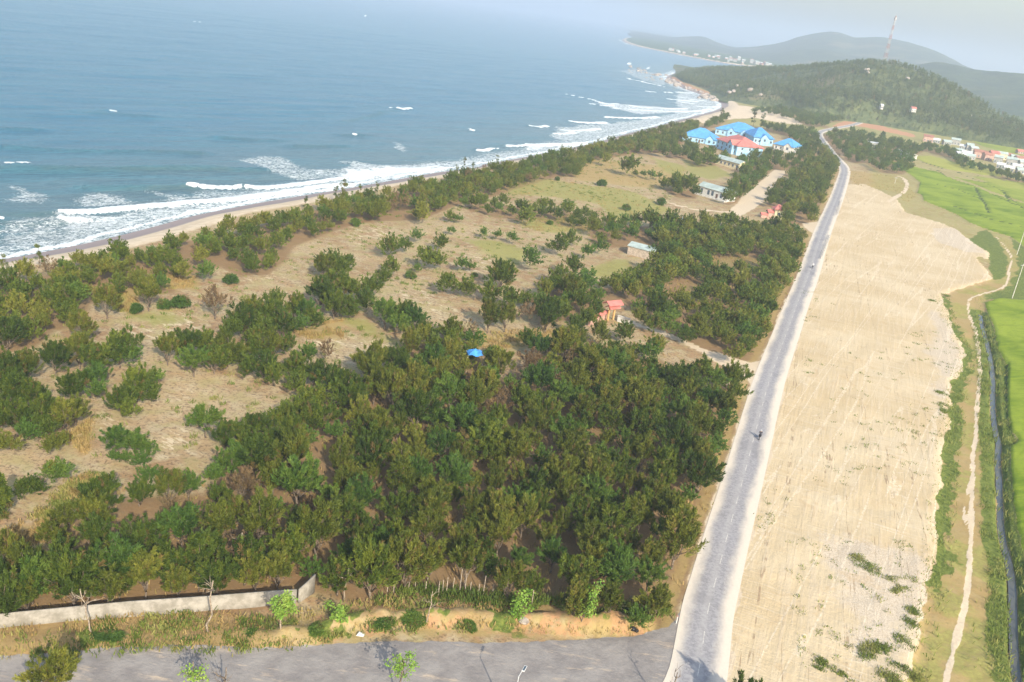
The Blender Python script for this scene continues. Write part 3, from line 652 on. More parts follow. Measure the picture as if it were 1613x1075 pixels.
    patches = [(q(1,(0,860),(80,865),(230,900),(260,940),(200,970),(60,960),(0,950)), .50), (q(1,(360,900),(480,900),(600,925),(650,965),(480,985),(360,985)), .52), (q(1,(1090,752),(1220,735),(1340,735),(1460,790),(1612,800),(1640,840),(1440,858),(1300,838),(1200,800)), .50), (q(1,(690,900),(900,920),(1000,900),(1160,900),(1400,880),(1612,850),(1612,890),(1300,930),(1000,950),(760,965)), .50),
        (q(1,(300,1020),(600,995),(900,970),(1250,935),(1612,880),(1612,900),(1300,945),(1000,985),(820,1030),(650,1080),(300,1080)), .56), (q(1,(0,1045),(300,1030),(700,1050),(640,1120),(0,1250)), .50),
        (q(2,(0,760),(200,770),(340,770),(560,752),(760,735),(1000,690),(1000,705),(740,765),(400,800),(200,860),(0,900)), .54), (q(2,(0,795),(250,790),(500,775),(480,800),(200,840),(0,870)), .70), (q(2,(210,670),(260,665),(330,705),(320,730),(240,720)), .50), (q(2,(770,640),(810,635),(840,660),(780,660)), .44), (q(2,(860,684),(1140,676),(1180,665),(1000,700),(800,730)), .62),
        (q(2,(980,600),(1240,580),(1500,545),(1612,510),(1700,490),(1700,540),(1500,600),(1300,640),(1100,670),(980,650)), .52), (q(2,(1180,480),(1612,510),(1680,530),(1400,540),(1250,510)), .55), (q(2,(1290,330),(1420,330),(1500,345),(1560,380),(1500,410),(1380,370)), .47), ([(1066,142),(1100,150),(1135,165),(1120,174),(1085,180),(1060,165)], .52), ([(985,104),(1010,107),(1040,120),(1055,130),(1020,125),(990,115)], .40)]
    for p, v_ in patches:
        s = sdist(P, GP(p, SEA), 15)
        foam = np.maximum(foam, v_*smooth(-4, 4, s + (fbm(X, Yf, 10, 4, 8)-.5)*9))
    sw = smooth(-34, -4, sd_ + (fbm(X, Yf, 14, 3, 9)-.5)*9)
    foam = np.maximum(foam, sw*.53*(sd_ > -60))
    edge = smooth(1.8, .4, np.abs(sd_+1.5 + (fbm(X, Yf, 9, 3, 10)-.5)*5)); foam = np.maximum(foam, edge*.8)
    shallow = smooth(-130, -5, sd_)
    z += SEA - smooth(-2, 5, sd_)*.15 + .12
    n1, n2 = YY.shape; i = np.arange(n1*n2).reshape(n1, n2)
    Fq = np.stack([i[:-1, :-1], i[:-1, 1:], i[1:, 1:], i[1:, :-1]], -1).reshape(-1, 4)
    Fq = Fq[sd_[Fq].min(1) < 4]
    used, inv = np.unique(Fq, return_inverse=True)
    t = NT('sea_water')
    crest = R(-46)
    wv1 = t.noise(.16, 5, t.map(t.map(rot=(0,0,crest)), scale=(.22,1,1)), rough=.62)
    wv2 = t.noise(.9, 4, t.map(t.map(rot=(0,0,crest)), scale=(.30,1,1)), rough=.65)
    wv3 = t.noise(.045, 3, t.map(t.map(rot=(0,0,crest)), scale=(.2,1,1)))
    base = t.mix(t.attr('shallow'), (.036,.138,.215), (.105,.170,.185))
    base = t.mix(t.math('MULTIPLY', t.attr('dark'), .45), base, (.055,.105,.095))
    base = t.mix(t.math('MULTIPLY', t.step(.42,.60,wv1), .45), base, (.055,.18,.235))
    base = t.mix(t.math('MULTIPLY', t.step(.52,.40,wv2), .40), base, (.022,.085,.12))
    fn = t.noise(.75, 8, t.map(t.map(rot=(0,0,crest)), scale=(.6,1,1)), rough=.74, dist=1.2)
    fn2 = t.noise(2.4, 5, t.map(t.map(rot=(0,0,crest)), scale=(.7,1,1)), rough=.7, dist=.8)
    lace = t.math('ADD', t.math('MULTIPLY', t.math('SUBTRACT', fn, .5), 1.25), t.math('MULTIPLY', t.math('SUBTRACT', fn2, .5), .75))
    fo = t.step(.45, .62, t.math('ADD', t.attr('foam'), lace))
    fw = t.math('MULTIPLY', t.step(.30,.9,t.attr('foam')), .28)
    base = t.mix(fw, base, (.45,.50,.50)); c = t.mix(t.math('MULTIPLY', fo, .88), base, (.80,.83,.83))
    t.col(c); t.lk(t.math('ADD', .20, t.math('MULTIPLY', fo, .6)), t.b.inputs['Roughness']); t.set(Specular_IOR_Level=.35, IOR=1.33)
    h = t.math('ADD', t.math('MULTIPLY', wv1, 2.2), t.math('ADD', t.math('MULTIPLY', wv2, .7), t.math('MULTIPLY', wv3, 3.0)))
    h = t.math('ADD', h, t.math('MULTIPLY', fo, .15))
    t.bump(h, .9, .7)
    V = np.stack([X, Yf, z], 1)
    o = mesh_np('sea', V[used], [inv.reshape(Fq.shape)], t.m, True, {'foam': foam[used], 'dark': dark[used], 'shallow': shallow[used]})
    tag(o, 'blue grey sea with white breakers rolling to the shore', 'sea', kind='structure')
build_sea()

# ------------------------------------------------------------------ hills (lofted from foot, ridge and back foot)
def loft(name, rows, mat, label, nu=160, nv=40, rough=6.0, rs=60.0, tex=None):
    """rows: list of 3-D polylines with the same number of points, front foot -> ridge -> back foot"""
    Rr = [resample_n(chaikin(r, 2), nu) for r in rows]
    A = np.stack(Rr, 0); m = len(rows)
    tv = np.linspace(0, m-1, nv)
    out = np.zeros((nv, nu, 3))
    for a, t_ in enumerate(tv):
        i = min(int(t_), m-2); f = t_-i
        f2 = f*f*(3-2*f)
        out[a, :, :2] = A[i, :, :2]*(1-f)+A[i+1, :, :2]*f
        out[a, :, 2] = A[i, :, 2]*(1-f2)+A[i+1, :, 2]*f2
    X, Yf = out[..., 0].ravel(), out[..., 1].ravel()
    hh = out[..., 2].ravel()
    hh = hh + (fbm(X, Yf, rs, 5, 21)-.5)*rough*smooth(-1, 12, hh)*2
    V = np.stack([X, Yf, hh], 1)
    i = np.arange(nv*nu).reshape(nv, nu)
    Fq = np.stack([i[:-1, :-1], i[:-1, 1:], i[1:, 1:], i[1:, :-1]], -1).reshape(-1, 4)
    o = mesh_np(name, V, [Fq], mat, True)
    tag(o, label, 'hill', kind='structure')
    return out, hh.reshape(nv, nu)
def resample_n(L, n):
    d = np.r_[0, np.cumsum(np.linalg.norm(np.diff(L, axis=0), axis=1))]; t = np.linspace(0, d[-1], n)
    return np.stack([np.interp(t, d, L[:, k]) for k in range(3)], 1)
t = NT('hill_scrub'); n1 = t.noise(.012, 5); n2 = t.noise(.10, 6, rough=.7); n3 = t.noise(.6, 4)
c = t.mix(t.step(.40,.62,n2), (.060,.085,.028), (.13,.145,.05)); c = t.mix(t.step(.56,.68,n1), c, (.20,.17,.08)); c = t.mix(t.math('MULTIPLY', t.step(.6,.72,n3), .5), c, (.26,.20,.12))
M['hill'] = t.col(c)
t = NT('mountain_forest'); n1 = t.noise(.004, 6, rough=.6); n2 = t.noise(.02, 6, rough=.75)
c = t.mix(t.step(.40,.62,n2), (.028,.055,.024), (.065,.095,.035)); c = t.mix(t.math('MULTIPLY', t.step(.56,.68,n1), .7), c, (.20,.17,.10))
M['mountain'] = t.col(c); t.bump(t.noise(.03, 6, rough=.7), 1.0, 12)
foot = [(*G(x, y, 0), -1.5) for x, y in [(1058,121),(1078,133),(1105,142),(1140,160),(1180,168),(1230,174),(1262,186),(1300,190),(1360,194),(1420,205),(1480,214),(1540,226),(1600,236),(1700,250)]]
midr = [AT(x, y, Y) for x, y, Y in [(1058,119,1430),(1075,121,1320),(1105,128,1260),(1150,133,1150),(1190,137,1100),(1240,141,1080),(1280,146,1020),(1320,148,1000),(1370,152,1010),(1420,160,1000),(1470,172,980),(1530,192,960),(1590,214,940),(1700,246,915)]]
ridg = [AT(x, y, Y) for x, y, Y in [(1058,117,1530),(1072,114,1540),(1110,110,1500),(1150,110,1450),(1200,110,1370),(1245,110,1300),(1290,104,1220),(1340,101,1170),(1393,99,1130),(1432,107,1110),(1475,124,1090),(1525,153,1060),(1580,187,1020),(1690,238,960)]]
back = [(x*1.12+20, y*1.22, -1.5) for x, y, z in ridg]
hill_pts, hill_h = loft('hill', [foot, midr, ridg, back], M['hill'], 'green wooded hill at the end of the bay', 220, 70, 2.2, 45)
# second wooded ridge at the right, the blue mountain, and the long far ridge along the coast
r2 = [AT(x, y, Y) for x, y, Y in [(1395,118,2500),(1440,104,2500),(1470,98,2450),(1500,102,2400),(1540,111,2350),(1575,113,2300),(1613,117,2250),(1700,120,2200),(1850,150,2100)]]
loft('terrain', [[(x*.72, y*.72, -2) for x, y, z in r2], [(x*.86, y*.86, z*.45) for x, y, z in r2], r2, [(x*1.2, y*1.2, -2) for x, y, z in r2]], M['mountain'], 'dark forested ridge behind the hill at the right edge', 160, 50, 5, 70)
r3 = [AT(x, y, Y) for x, y, Y in [(1120,82,4700),(1150,77,4700),(1180,75,4650),(1210,71,4600),(1235,66,4550),(1252,59,4500),(1268,55,4500),(1290,51,4450),(1318,49,4400),(1336,56,4350),(1350,60,4350),(1380,58,4300),(1400,60,4300),(1435,67,4200),(1470,78,4100),(1500,93,4000),(1525,108,3900),(1600,130,3700)]]
loft('mountain', [[(x*.68, y*.68, -2) for x, y, z in r3], [(x*.83, y*.83, max(z, 8)*.42) for x, y, z in r3], r3, [(x*1.25, y*1.25, -2) for x, y, z in r3]], M['mountain'], 'hazy blue mountain on the skyline behind the hill', 220, 50, 9, 260)
r4 = [AT(x, y, Y) for x, y, Y in [(985,53,6200),(1000,51,6000),(1020,54,5900),(1045,59,5700),(1070,59,5500),(1095,57,5300),(1110,58,5200),(1125,66,5000),(1145,73,4900),(1165,78,4800),(1200,82,4600)]]
loft('far_hills', [[(x*.66+40, y*.66, -2) for x, y, z in r4], [(x*.86+15, y*.86, max(z, 6)*.5) for x, y, z in r4], r4, [(x*1.3, y*1.3, -2) for x, y, z in r4]], M['mountain'], 'faint low hills far along the coast', 120, 40, 4, 200)

# ------------------------------------------------------------------ the air
def build_haze():
    mb = MB(); mb.box(-26000, -300, -10, 26000, 30000, 260)
    m = bpy.data.materials.new('haze'); m.use_nodes = True; t = m.node_tree
    t.nodes.remove(t.nodes['Principled BSDF'])
    v = t.nodes.new('ShaderNodeVolumePrincipled'); v.inputs['Color'].default_value = (.76, .855, 1.0, 1); v.inputs['Density'].default_value = HAZE_D
    v.inputs['Anisotropy'].default_value = .15
    t.links.new(v.outputs[0], t.nodes['Material Output'].inputs['Volume'])
    o = mb.build('haze', m); tag(o, 'pale blue sea haze in the distance', 'haze', kind='stuff')
HAZE_D = 2.7e-4
build_haze()

# ------------------------------------------------------------------ tree prototypes
def limb(mb, p0, p1, r0, r1, rng, n=4, wob=.25):
    p0 = np.array(p0, float); p1 = np.array(p1, float); L = np.linalg.norm(p1-p0)
    pts = [p0 + (p1-p0)*k/n + (rng.normal(size=3)*wob*L/n*(0 < k < n)) for k in range(n+1)]
    mb.tube(pts, [r0+(r1-r0)*k/n for k in range(n+1)], 6)
    return pts
def tree_shape(kind, seed):
    """returns trunk MB, clump centres, clump radii, height, width"""
    rng = np.random.RandomState(seed); mb = MB()
    C = []; Rr = []
    if kind in ('dark', 'olive', 'green', 'brown'):
        H, Wr, base, ncl = {'dark': (6.6, 3.2, 1.1, 84), 'olive': (7.2, 2.8, 1.4, 70), 'green': (5.8, 3.0, 1.7, 58), 'brown': (5.8, 2.4, 1.6, 26)}[kind]
        fork = base*.9
        limb(mb, (0, 0, -.3), (rng.normal()*.15, rng.normal()*.15, fork), .17, .13, rng, 3, .08)
        nl = rng.randint(5, 8); ph = rng.rand()*6.28
        lob = []
        for i in range(nl):
            a = ph + i*2.4 + rng.normal()*.3; e = rng.uniform(.35, 1.0)
            rr = Wr*rng.uniform(.45, .8)*(1.1-.5*e); hh = base + (H-base)*rng.uniform(.30, .82)*(.55+.45*e)
            tip = np.array([math.cos(a)*rr, math.sin(a)*rr, hh])
            pts = limb(mb, (0, 0, fork*rng.uniform(.75, 1)), tip, .085, .03, rng, 4, .22)
            for _ in range(2):
                t2 = tip + rng.normal(size=3)*np.array([.7, .7, .45]) + np.array([math.cos(a), math.sin(a), .3])*.5
                limb(mb, pts[2], t2, .04, .015, rng, 3, .2)
            lob.append((tip, rng.uniform(1.05, 1.6)))
        limb(mb, (0, 0, fork*.9), (rng.normal()*.4, rng.normal()*.4, H*.88), .10, .025, rng, 4, .10)
        lob.append((np.array([rng.normal()*.3, rng.normal()*.3, H*.80]), rng.uniform(.95, 1.3)))
        if kind == 'dark': lob.append((np.array([0, 0, base+(H-base)*.4]), 1.7))
        for k in range(ncl):
            t_, r_ = lob[k % len(lob)]
            d = rng.normal(size=3); d /= np.linalg.norm(d); d[2] = abs(d[2])*.9 - .15 if rng.rand() < .7 else d[2]
            p = t_ + d*r_*rng.uniform(.45, 1.05)*np.array([1.1, 1.1, .85])
            p[2] = max(p[2], base*.55)
            C.append(p); Rr.append(rng.uniform(.26, .58) if kind != 'brown' else rng.uniform(.3, .55))
        # a few sprays that stick out of the outline
        for k in range(16):
            t_, r_ = lob[rng.randint(len(lob))]; d = rng.normal(size=3); d[2] = abs(d[2])+.2; d /= np.linalg.norm(d)
            p = t_ + d*r_*rng.uniform(1.15, 1.6); C.append(p); Rr.append(rng.uniform(.16, .34)); limb(mb, t_, p, .02, .008, rng, 2, .1)
        W_ = 2*Wr
    elif kind == 'bush':
        H, W_ = 2.0, 2.6
        for i in range(5):
            a = i*1.26; limb(mb, (0, 0, -.1), (math.cos(a)*.6, math.sin(a)*.6, 1.1), .04, .02, rng, 3, .15)
        for k in range(22):
            a = rng.rand()*6.28; r_ = rng.rand()**.5; C.append(np.array([math.cos(a)*r_, math.sin(a)*r_, .45 + 1.15*math.sqrt(max(0, 1-r_*r_*.9))*rng.uniform(.6, 1)])); Rr.append(rng.uniform(.3, .5))
    elif kind == 'column':
        H, W_ = 6.2, 2.2
        limb(mb, (0, 0, -.2), (0, 0, H*.95), .13, .02, rng, 5, .02)
        for k in range(46):
            h = rng.uniform(.06, 1); a = rng.rand()*6.28; r_ = .85*(1-h**2.2*.85)*rng.uniform(.6, 1); C.append(np.array([math.cos(a)*r_, math.sin(a)*r_, h*H])); Rr.append(.45*(1-.55*h))
    elif kind == 'spindly':
        H, W_ = 8.0, 2.6
        pts = limb(mb, (0, 0, -.3), (rng.normal()*.5, rng.normal()*.5, H), .12, .025, rng, 7, .09)
        for k in range(13):
            h = rng.uniform(.35, 1); p = pts[min(int(h*7), 7)]; a = rng.rand()*6.28; L = rng.uniform(.5, 1.4)*(1.25-h*.6)
            e = p + np.array([math.cos(a)*L, math.sin(a)*L, rng.uniform(.1, .7)]); limb(mb, p, e, .03, .012, rng, 3, .12)
            if rng.rand() < .8: C.append(e); Rr.append(rng.uniform(.22, .5))
    return mb, np.array(C), np.array(Rr), H, W_
LEAFM = {'dark': 'leaf_dark', 'olive': 'leaf_olive', 'green': 'leaf_green', 'brown': 'leaf_brown', 'bush': 'leaf_green', 'column': 'leaf_dark', 'spindly': 'leaf_dark'}
NLEAF = {'dark': 5600, 'olive': 4600, 'green': 3800, 'brown': 1000, 'bush': 1700, 'column': 3600, 'spindly': 700}
def crown_arrays(C, Rr, n, L, Wd, seed, kind):
    rng = np.random.RandomState(seed+99)
    dirs = None
    if kind in ('dark', 'olive', 'green', 'brown'):
        c0 = np.array([0, 0, C[:, 2].min()*.6+.4]); dirs = C - c0; dirs /= np.linalg.norm(dirs, axis=1)[:, None]
        dirs = dirs + np.array([0, 0, .55 if kind != 'green' else .15]) + rng.normal(size=C.shape)*.3; dirs /= np.linalg.norm(dirs, axis=1)[:, None]
    V, Fc, k = leafquads(n, C, Rr*(1.18 if dirs is not None else 1), L, Wd, rng, {'olive': -.25, 'dark': -.1, 'green': .5}.get(kind, .2), {'olive': 1.5, 'dark': 1.25}.get(kind, .8), dirs)
    ct = rng.rand(len(C)); tint = np.clip(ct[k]*.8 + np.repeat(rng.rand(n), 4)*.3 - .05, 0, 1)
    dd = rng.rand(len(C))**3; dead = np.clip(dd[k] + np.repeat(rng.rand(n), 4)*.25 - .1, 0, 1)*(1.0 if kind != 'green' else .7)
    return V, Fc, tint, dead
PROTO = {}; LOW = {}
def make_protos():
    for kind, cnt in (('dark', 5), ('olive', 4), ('green', 4), ('brown', 2), ('bush', 2), ('column', 1), ('spindly', 3)):
        PROTO[kind] = []; LOW[kind] = []
        for s in range(cnt):
            mb, C, Rr, H, W_ = tree_shape(kind, 100*len(kind)+37*s+11)
            me_t = bpy.data.meshes.new('trunk'); me_t.from_pydata(mb.v, [], mb.f); me_t.polygons.foreach_set('use_smooth', [True]*len(me_t.polygons)); me_t.materials.append(M['bark'])
            V, Fc, ti, de = crown_arrays(C, Rr, int(NLEAF[kind]*1.5), .50, .09, s*7+len(kind), kind)
            o = mesh_np('crown', V, [Fc], M[LEAFM[kind]], False, {'tint': ti, 'dead': de}); me_c = o.data; bpy.data.objects.remove(o)
            PROTO[kind].append((me_t, me_c, H, W_))
            V, Fc, ti, de = crown_arrays(C, Rr*1.05, max(80, NLEAF[kind]//2), .52, .16, s*7+len(kind), kind)
            tv = np.array(mb.v); 
            LOW[kind].append((V, Fc, ti, de, H, W_))
make_protos()
def plant(kind, var, loc, s, rz, name, label, cat, group=None):
    mt, mc, H, W_ = PROTO[kind][var % len(PROTO[kind])]
    r = empty(name, loc, rz, label=label, cat=cat, group=group); r.scale = (s, s, s)
    for nm, me in (('trunk', mt), ('crown', mc)):
        o = bpy.data.objects.new(nm, me); COL.objects.link(o); o.parent = r
    return r

# ------------------------------------------------------------------ where the trees stand
rnd = random.Random(5)
TREES = []                                        # (x, y, kind, var, scale, zone)
cell = {}
def free(x, y, d):
    ci, cj = int(x//6), int(y//6)
    for i in (-1, 0, 1):
        for j in (-1, 0, 1):
            for (a, b) in cell.get((ci+i, cj+j), ()):
                if (a-x)**2+(b-y)**2 < d*d: return False
    return True
def put(x, y, kind, s, zone):
    cell.setdefault((int(x//6), int(y//6)), []).append((x, y))
    TREES.append((x, y, kind, rnd.randrange(99), s, zone))
def single(px, py, wpx, kind, zone):
    Hp, Wp = PROTO[kind][0][2], PROTO[kind][0][3]
    s = 1.0
    for _ in range(3):
        x, y = G(px, py, Hp*s*.58)
        dist = math.sqrt(x*x+y*y+(CAMH-3)**2); s = wpx/F*dist/Wp
        s = min(max(s, .35), 1.7)
    put(x, y, kind, s, zone)
dk = ['dark']*6+['olive']*3+['green']*2
def K(r=None): return rnd.choice(r or dk)
# survey sheet 4: left clearings
for x, y, wd, kd in [(970,205,100,'green'),(1085,232,62,'bush'),(700,295,122,'olive'),(640,370,58,'bush'),(770,350,60,'bush'),(852,340,78,'bush'),(500,335,118,'olive'),(1010,345,115,'brown'),(380,455,115,'olive'),(285,330,150,'dark'),(130,480,110,'dark'),
    (260,600,150,'dark'),(370,560,135,'olive'),(450,610,150,'dark'),(560,560,165,'dark'),(600,600,120,'green'),(340,740,140,'dark'),(450,700,130,'green'),(460,770,110,'green'),(640,725,150,'dark'),(570,800,130,'dark'),(720,705,105,'green'),(600,845,100,'dark'),(700,770,110,'dark'),
    (50,650,150,'dark'),(130,640,110,'olive'),(60,770,160,'dark'),(150,780,140,'dark'),(200,850,150,'dark'),(300,870,140,'olive'),(80,880,160,'dark'),(220,930,120,'dark'),(350,850,110,'olive'),(130,960,120,'green'),(30,1010,100,'olive'),(240,1020,90,'olive'),(290,1000,80,'olive'),(-20,720,150,'dark'),(-20,880,160,'dark'),
    (790,560,120,'olive'),(880,540,150,'dark'),(910,625,140,'green'),(970,540,140,'dark'),(1010,610,130,'dark'),(1065,560,140,'olive'),(1110,600,110,'dark'),(1135,425,150,'dark'),(1190,385,120,'olive'),(1090,470,120,'dark'),(1280,400,150,'dark'),(1290,340,110,'dark'),(1330,450,140,'dark'),(1385,365,130,'dark'),(1440,395,130,'green'),(1470,420,110,'dark'),(1510,295,140,'dark'),(1580,350,140,'dark'),(1545,255,130,'dark'),(1610,270,130,'dark'),(1520,170,110,'olive'),(1560,150,110,'dark'),(1600,180,110,'dark'),
    (1200,570,120,'dark'),(1280,540,130,'olive'),(1350,540,110,'dark'),(1170,650,120,'dark'),(1250,640,140,'dark'),(1280,690,120,'dark'),(1390,650,140,'dark'),(1450,600,120,'green'),(1530,585,100,'brown'),(1390,720,120,'dark'),(1480,680,130,'dark'),(1560,700,140,'dark'),(1200,500,110,'dark'),(1240,470,120,'dark'),(1400,450,100,'green'),
    (970,900,150,'green'),(1060,970,130,'dark'),(1130,950,120,'dark'),(1210,925,130,'dark'),(1280,900,110,'dark'),(1350,870,120,'dark'),(1400,850,120,'dark'),(1450,800,120,'dark'),(1510,790,120,'dark'),(1590,770,120,'dark'),(1150,1040,120,'olive'),(1270,985,110,'dark'),(1320,1000,90,'dark'),(1440,990,110,'green'),(1560,870,110,'dark'),(1570,960,110,'green'),(540,1000,140,'green'),(640,1010,130,'green'),(690,1045,100,'green')]:
    p = q(4, (x, y))[0]; single(p[0], p[1], wd/2.985, kd, 'clearing')
for x, y, wd, kd in [(230,80,120,'dark'),(290,75,80,'dark'),(345,35,70,'green'),(460,65,85,'dark'),(400,140,120,'dark'),(445,150,90,'dark'),(510,12,45,'green'),(665,22,55,'green'),(730,30,55,'green'),(795,45,62,'green'),(1015,75,110,'dark'),(1075,45,80,'dark'),(880,145,120,'green'),(560,172,80,'green'),(600,180,60,'green'),(228,178,95,'dark'),(740,215,145,'dark'),(480,260,110,'dark'),(585,275,110,'dark'),(690,295,110,'dark'),(790,330,120,'dark'),(865,335,90,'dark'),(20,160,80,'dark'),(60,290,110,'dark'),(130,275,120,'dark'),(190,230,90,'dark'),(100,340,120,'dark'),(30,380,110,'dark'),(200,400,150,'green'),(280,400,130,'dark'),(340,430,130,'green'),(260,455,120,'green'),(390,480,120,'dark'),(430,545,120,'dark'),(520,520,120,'dark'),(590,490,100,'brown'),(500,470,110,'olive'),(690,400,130,'olive'),(770,410,110,'olive'),(960,420,130,'dark'),(880,405,100,'brown'),(1030,385,100,'dark'),(880,530,120,'dark'),(708,573,75,'bush'),(1000,265,110,'dark'),(1070,280,110,'olive'),(1090,180,110,'dark'),(1155,115,80,'green'),(1215,90,80,'green'),(140,600,150,'olive'),(15,700,90,'dark'),(320,215,50,'bush'),(620,215,30,'bush'),(1150,420,110,'dark'),(1100,460,110,'dark'),(350,190,50,'green')]:
    p = q(5, (x, y))[0]; single(p[0], p[1], wd/2.985, kd, 'clearing')
for x, y, wd, kd in [(1240,748,50,'olive'),(1345,775,100,'dark'),(1375,815,35,'dark'),(1412,820,34,'green'),(1450,825,50,'green'),(1490,830,40,'green'),(1430,692,65,'dark'),(1505,700,70,'dark'),(1330,710,34,'green'),(1500,945,45,'bush'),(1335,972,40,'bush'),(1220,858,44,'bush'),(1560,855,90,'dark'),(1620,862,90,'dark'),(880,810,50,'green'),(910,808,40,'green'),(940,800,45,'green'),(980,790,60,'dark'),(820,830,55,'dark'),(770,800,70,'olive'),(580,920,60,'dark'),(640,945,90,'dark'),(870,1020,90,'dark'),(505,1015,60,'dark'),(545,1030,50,'green'),(60,1042,50,'bush'),(170,990,90,'olive'),(280,950,80,'brown'),(370,1000,90,'olive'),(1050,760,40,'bush'),(1120,770,60,'dark'),(1380,1030,70,'dark'),(1450,1030,110,'dark'),(1540,1040,110,'dark'),(1010,838,24,'bush'),(975,1045,30,'bush')]:
    p = q(2, (x, y))[0]; single(p[0], p[1], wd/2.985, kd, 'far clearing')
for x, y, wd, kd in [(10,180,70,'column'),(100,170,100,'dark'),(160,150,100,'dark'),(270,90,120,'green'),(240,80,80,'olive'),(540,15,50,'green'),(590,20,60,'green'),(660,30,90,'green'),(700,110,110,'green'),(800,150,140,'olive'),(890,150,130,'green'),(660,180,130,'dark')]:
    p = q(7, (x, y))[0]; single(p[0], p[1], wd/2.985, kd, 'clearing')
for x, y, wd, kd in [(300,890,80,'dark'),(120,740,80,'dark'),(30,860,70,'dark')]:
    p = q(3, (x, y))[0]; single(p[0], p[1], wd/2.985, kd, 'far clearing')
_wb = GP(wall_base); WBX, WBY = _wb[:, 0], _wb[:, 1]
for px_, py_, w_, k_ in ((1008,499,30,'olive'),(1032,508,34,'dark'),(1056,517,30,'green'),(985,522,36,'dark'),(945,524,36,'olive'),(938,488,34,'dark'),(1082,530,28,'dark'),(1313,257,18,'dark'),(1304,248,18,'dark'),(1297,239,17,'olive'),(1290,228,16,'dark'),(1284,218,15,'dark'),(1281,211,14,'green')): single(px_, py_, w_, k_, 'mid')
def fill(zone, dmin, smin, smax, kinds, tries=4000, zc=3.5):
    poly = GP(woods[zone], zc); lo = poly.min(0); hi = poly.max(0)
    C = np.random.RandomState(len(zone)*13+5).rand(tries, 2)*(hi-lo)+lo
    ins = inside(C, poly)
    for (x, y), ok in zip(C, ins):
        if not ok: continue
        px, py = PROJ(x, y, 2.5)
        if in_gap(px, py): continue
        d = line_d1(x, y)
        if d < 5.2: continue
        if zone == 'front' and x < WBX[-1] and y < float(np.interp(x, WBX, WBY)) + 1.6: continue
        if coast_in(x, y) < 12: continue
        s = rnd.uniform(smin, smax)
        if free(x, y, dmin*(.75+.5*s/smax)): put(x, y, K(kinds), s, zone)
_rw = road_w[::2]
def line_d1(x, y): return math.sqrt(float(((_rw-np.array([x, y]))**2).sum(1).min()))
def coast_in(x, y): return float(coast_sd(np.array([[x, y]]))[0])
fill('front', 3.0, .50, 1.12, ['dark']*5+['olive']*7+['green']*4+['brown'], 14000)
woods['wallrow'] = None
def wallrow():
    L = resample(np.c_[WBX, WBY], 2.3); rr = random.Random(4)
    for x, y in L[:-1]:
        for dy in (1.5, 3.6, 5.8):
            xx, yy = x+rr.uniform(-.7, .7), y+dy+rr.uniform(-.5, .8)
            if free(xx, yy, 1.6): put(xx, yy, rr.choice(['dark','dark','olive','dark','olive']), rr.uniform(.55, .85), 'front')
wallrow(); del woods['wallrow']
fill('mid', 3.1, .55, 1.0, ['dark']*6+['olive']*4+['green']*2, 5000)
fill('hutw', 4.4, .55, .95, dk, 2500)
fill('belt', 2.7, .52, .88, ['dark']*7+['olive']*4+['green']*1+['brown']*1, 16000)
fill('row', 4.2, .55, .85, ['dark']*5+['green'], 2500)
fill('roadw', 4.6, .65, 1.05, ['dark']*6+['olive']*3, 5000)
fill('hedge', 4.6, .65, 1.0, ['dark']*5+['green'], 3000)
for k_ in ('hotelw', 'hotelf', 'hotelb', 'grove', 'hillfoot', 'east', 'hotelg', 'hotelr', 'vtrees'): fill(k_, 5.0, .65, 1.0, ['dark']*4+['green'], 2000)
fill('north', 6.0, .6, 1.1, ['dark']*2+['green']*3, 2500)
fill('north2', 8.5, .6, 1.1, ['dark']*2+['green']*2+['olive'], 3000)
fill('north3', 6.5, .6, 1.1, ['dark']*2+['green']*2+['olive'], 1500)

# ------------------------------------------------------------------ plant them: the 290 that show largest one by one, the rest as one woodland
LANDM = [('the blue tarpaulin shelter', 743, 588), ('the red-roofed gatehouse', 965, 505), ('the grey-roofed brick shed', 1015, 402), ('the corner of the white wall', 463, 948), ('the black bag by the road', 997, 992),
    ('the sandy road entrance', 1182, 585), ('the pollarded roadside tree', 328, 985), ('the leaning bare tree by the wall', 145, 985), ('the bright young roadside tree', 443, 992), ('the pale path at lower left', 120, 802),
    ('the motorbike rider', 1195, 688), ('the round dark bush in the clearing', 285, 485), ('the dead brown tree', 376, 885), ('the left end of the beach', 0, 425), ('the white bungalow', 1120, 312), ('the row of fence posts', 690, 935), ('the dark column-shaped conifer', 5, 800), ('the cut sand bank', 820, 975), ('the tall bare tree above the surf', 544, 305)]
LANDM = [(n_, *G(a, b)) for n_, a, b in LANDM]
ORD = ['', 'second ', 'third ', 'fourth ', 'fifth ', 'sixth ', 'seventh ', 'eighth ', 'ninth ', 'tenth ', 'eleventh ', 'twelfth ']
def view_size(t):
    x, y, kind, v, s, z = t
    if y < 20: return 0
    px, py = PROJ(x, y, 3.0*s)
    if not (-110 < px < PW+25 and -25 < py < PH+40): return 0
    H = PROTO[kind][0][2]
    return s*math.sqrt(H*PROTO[kind][0][3])/math.sqrt(x*x+y*y+CAMH**2)
order = sorted(range(len(TREES)), key=lambda i: -view_size(TREES[i]))
solo = [i for i in order if TREES[i][2] in ('bush', 'column')] 
solo += [i for i in order if TREES[i][2] not in ('bush', 'column') and view_size(TREES[i]) > 0][:285]
solo = solo[:310]
ss = set(solo)
LOOK = {'dark': 'dark bushy', 'olive': 'olive feathery', 'green': 'light green spreading', 'brown': 'thin brownish half-bare', 'bush': 'low round', 'column': 'dark column-shaped'}
def size_word(t):
    if t[2] in ('bush', 'column'): return ''
    return 'tall ' if t[4] > .98 else ('small ' if t[4] < .78 else 'mid-sized ')
cats = {}
for i in solo: cats.setdefault((LOOK[TREES[i][2]], size_word(TREES[i])), []).append(i)
LAB = {}
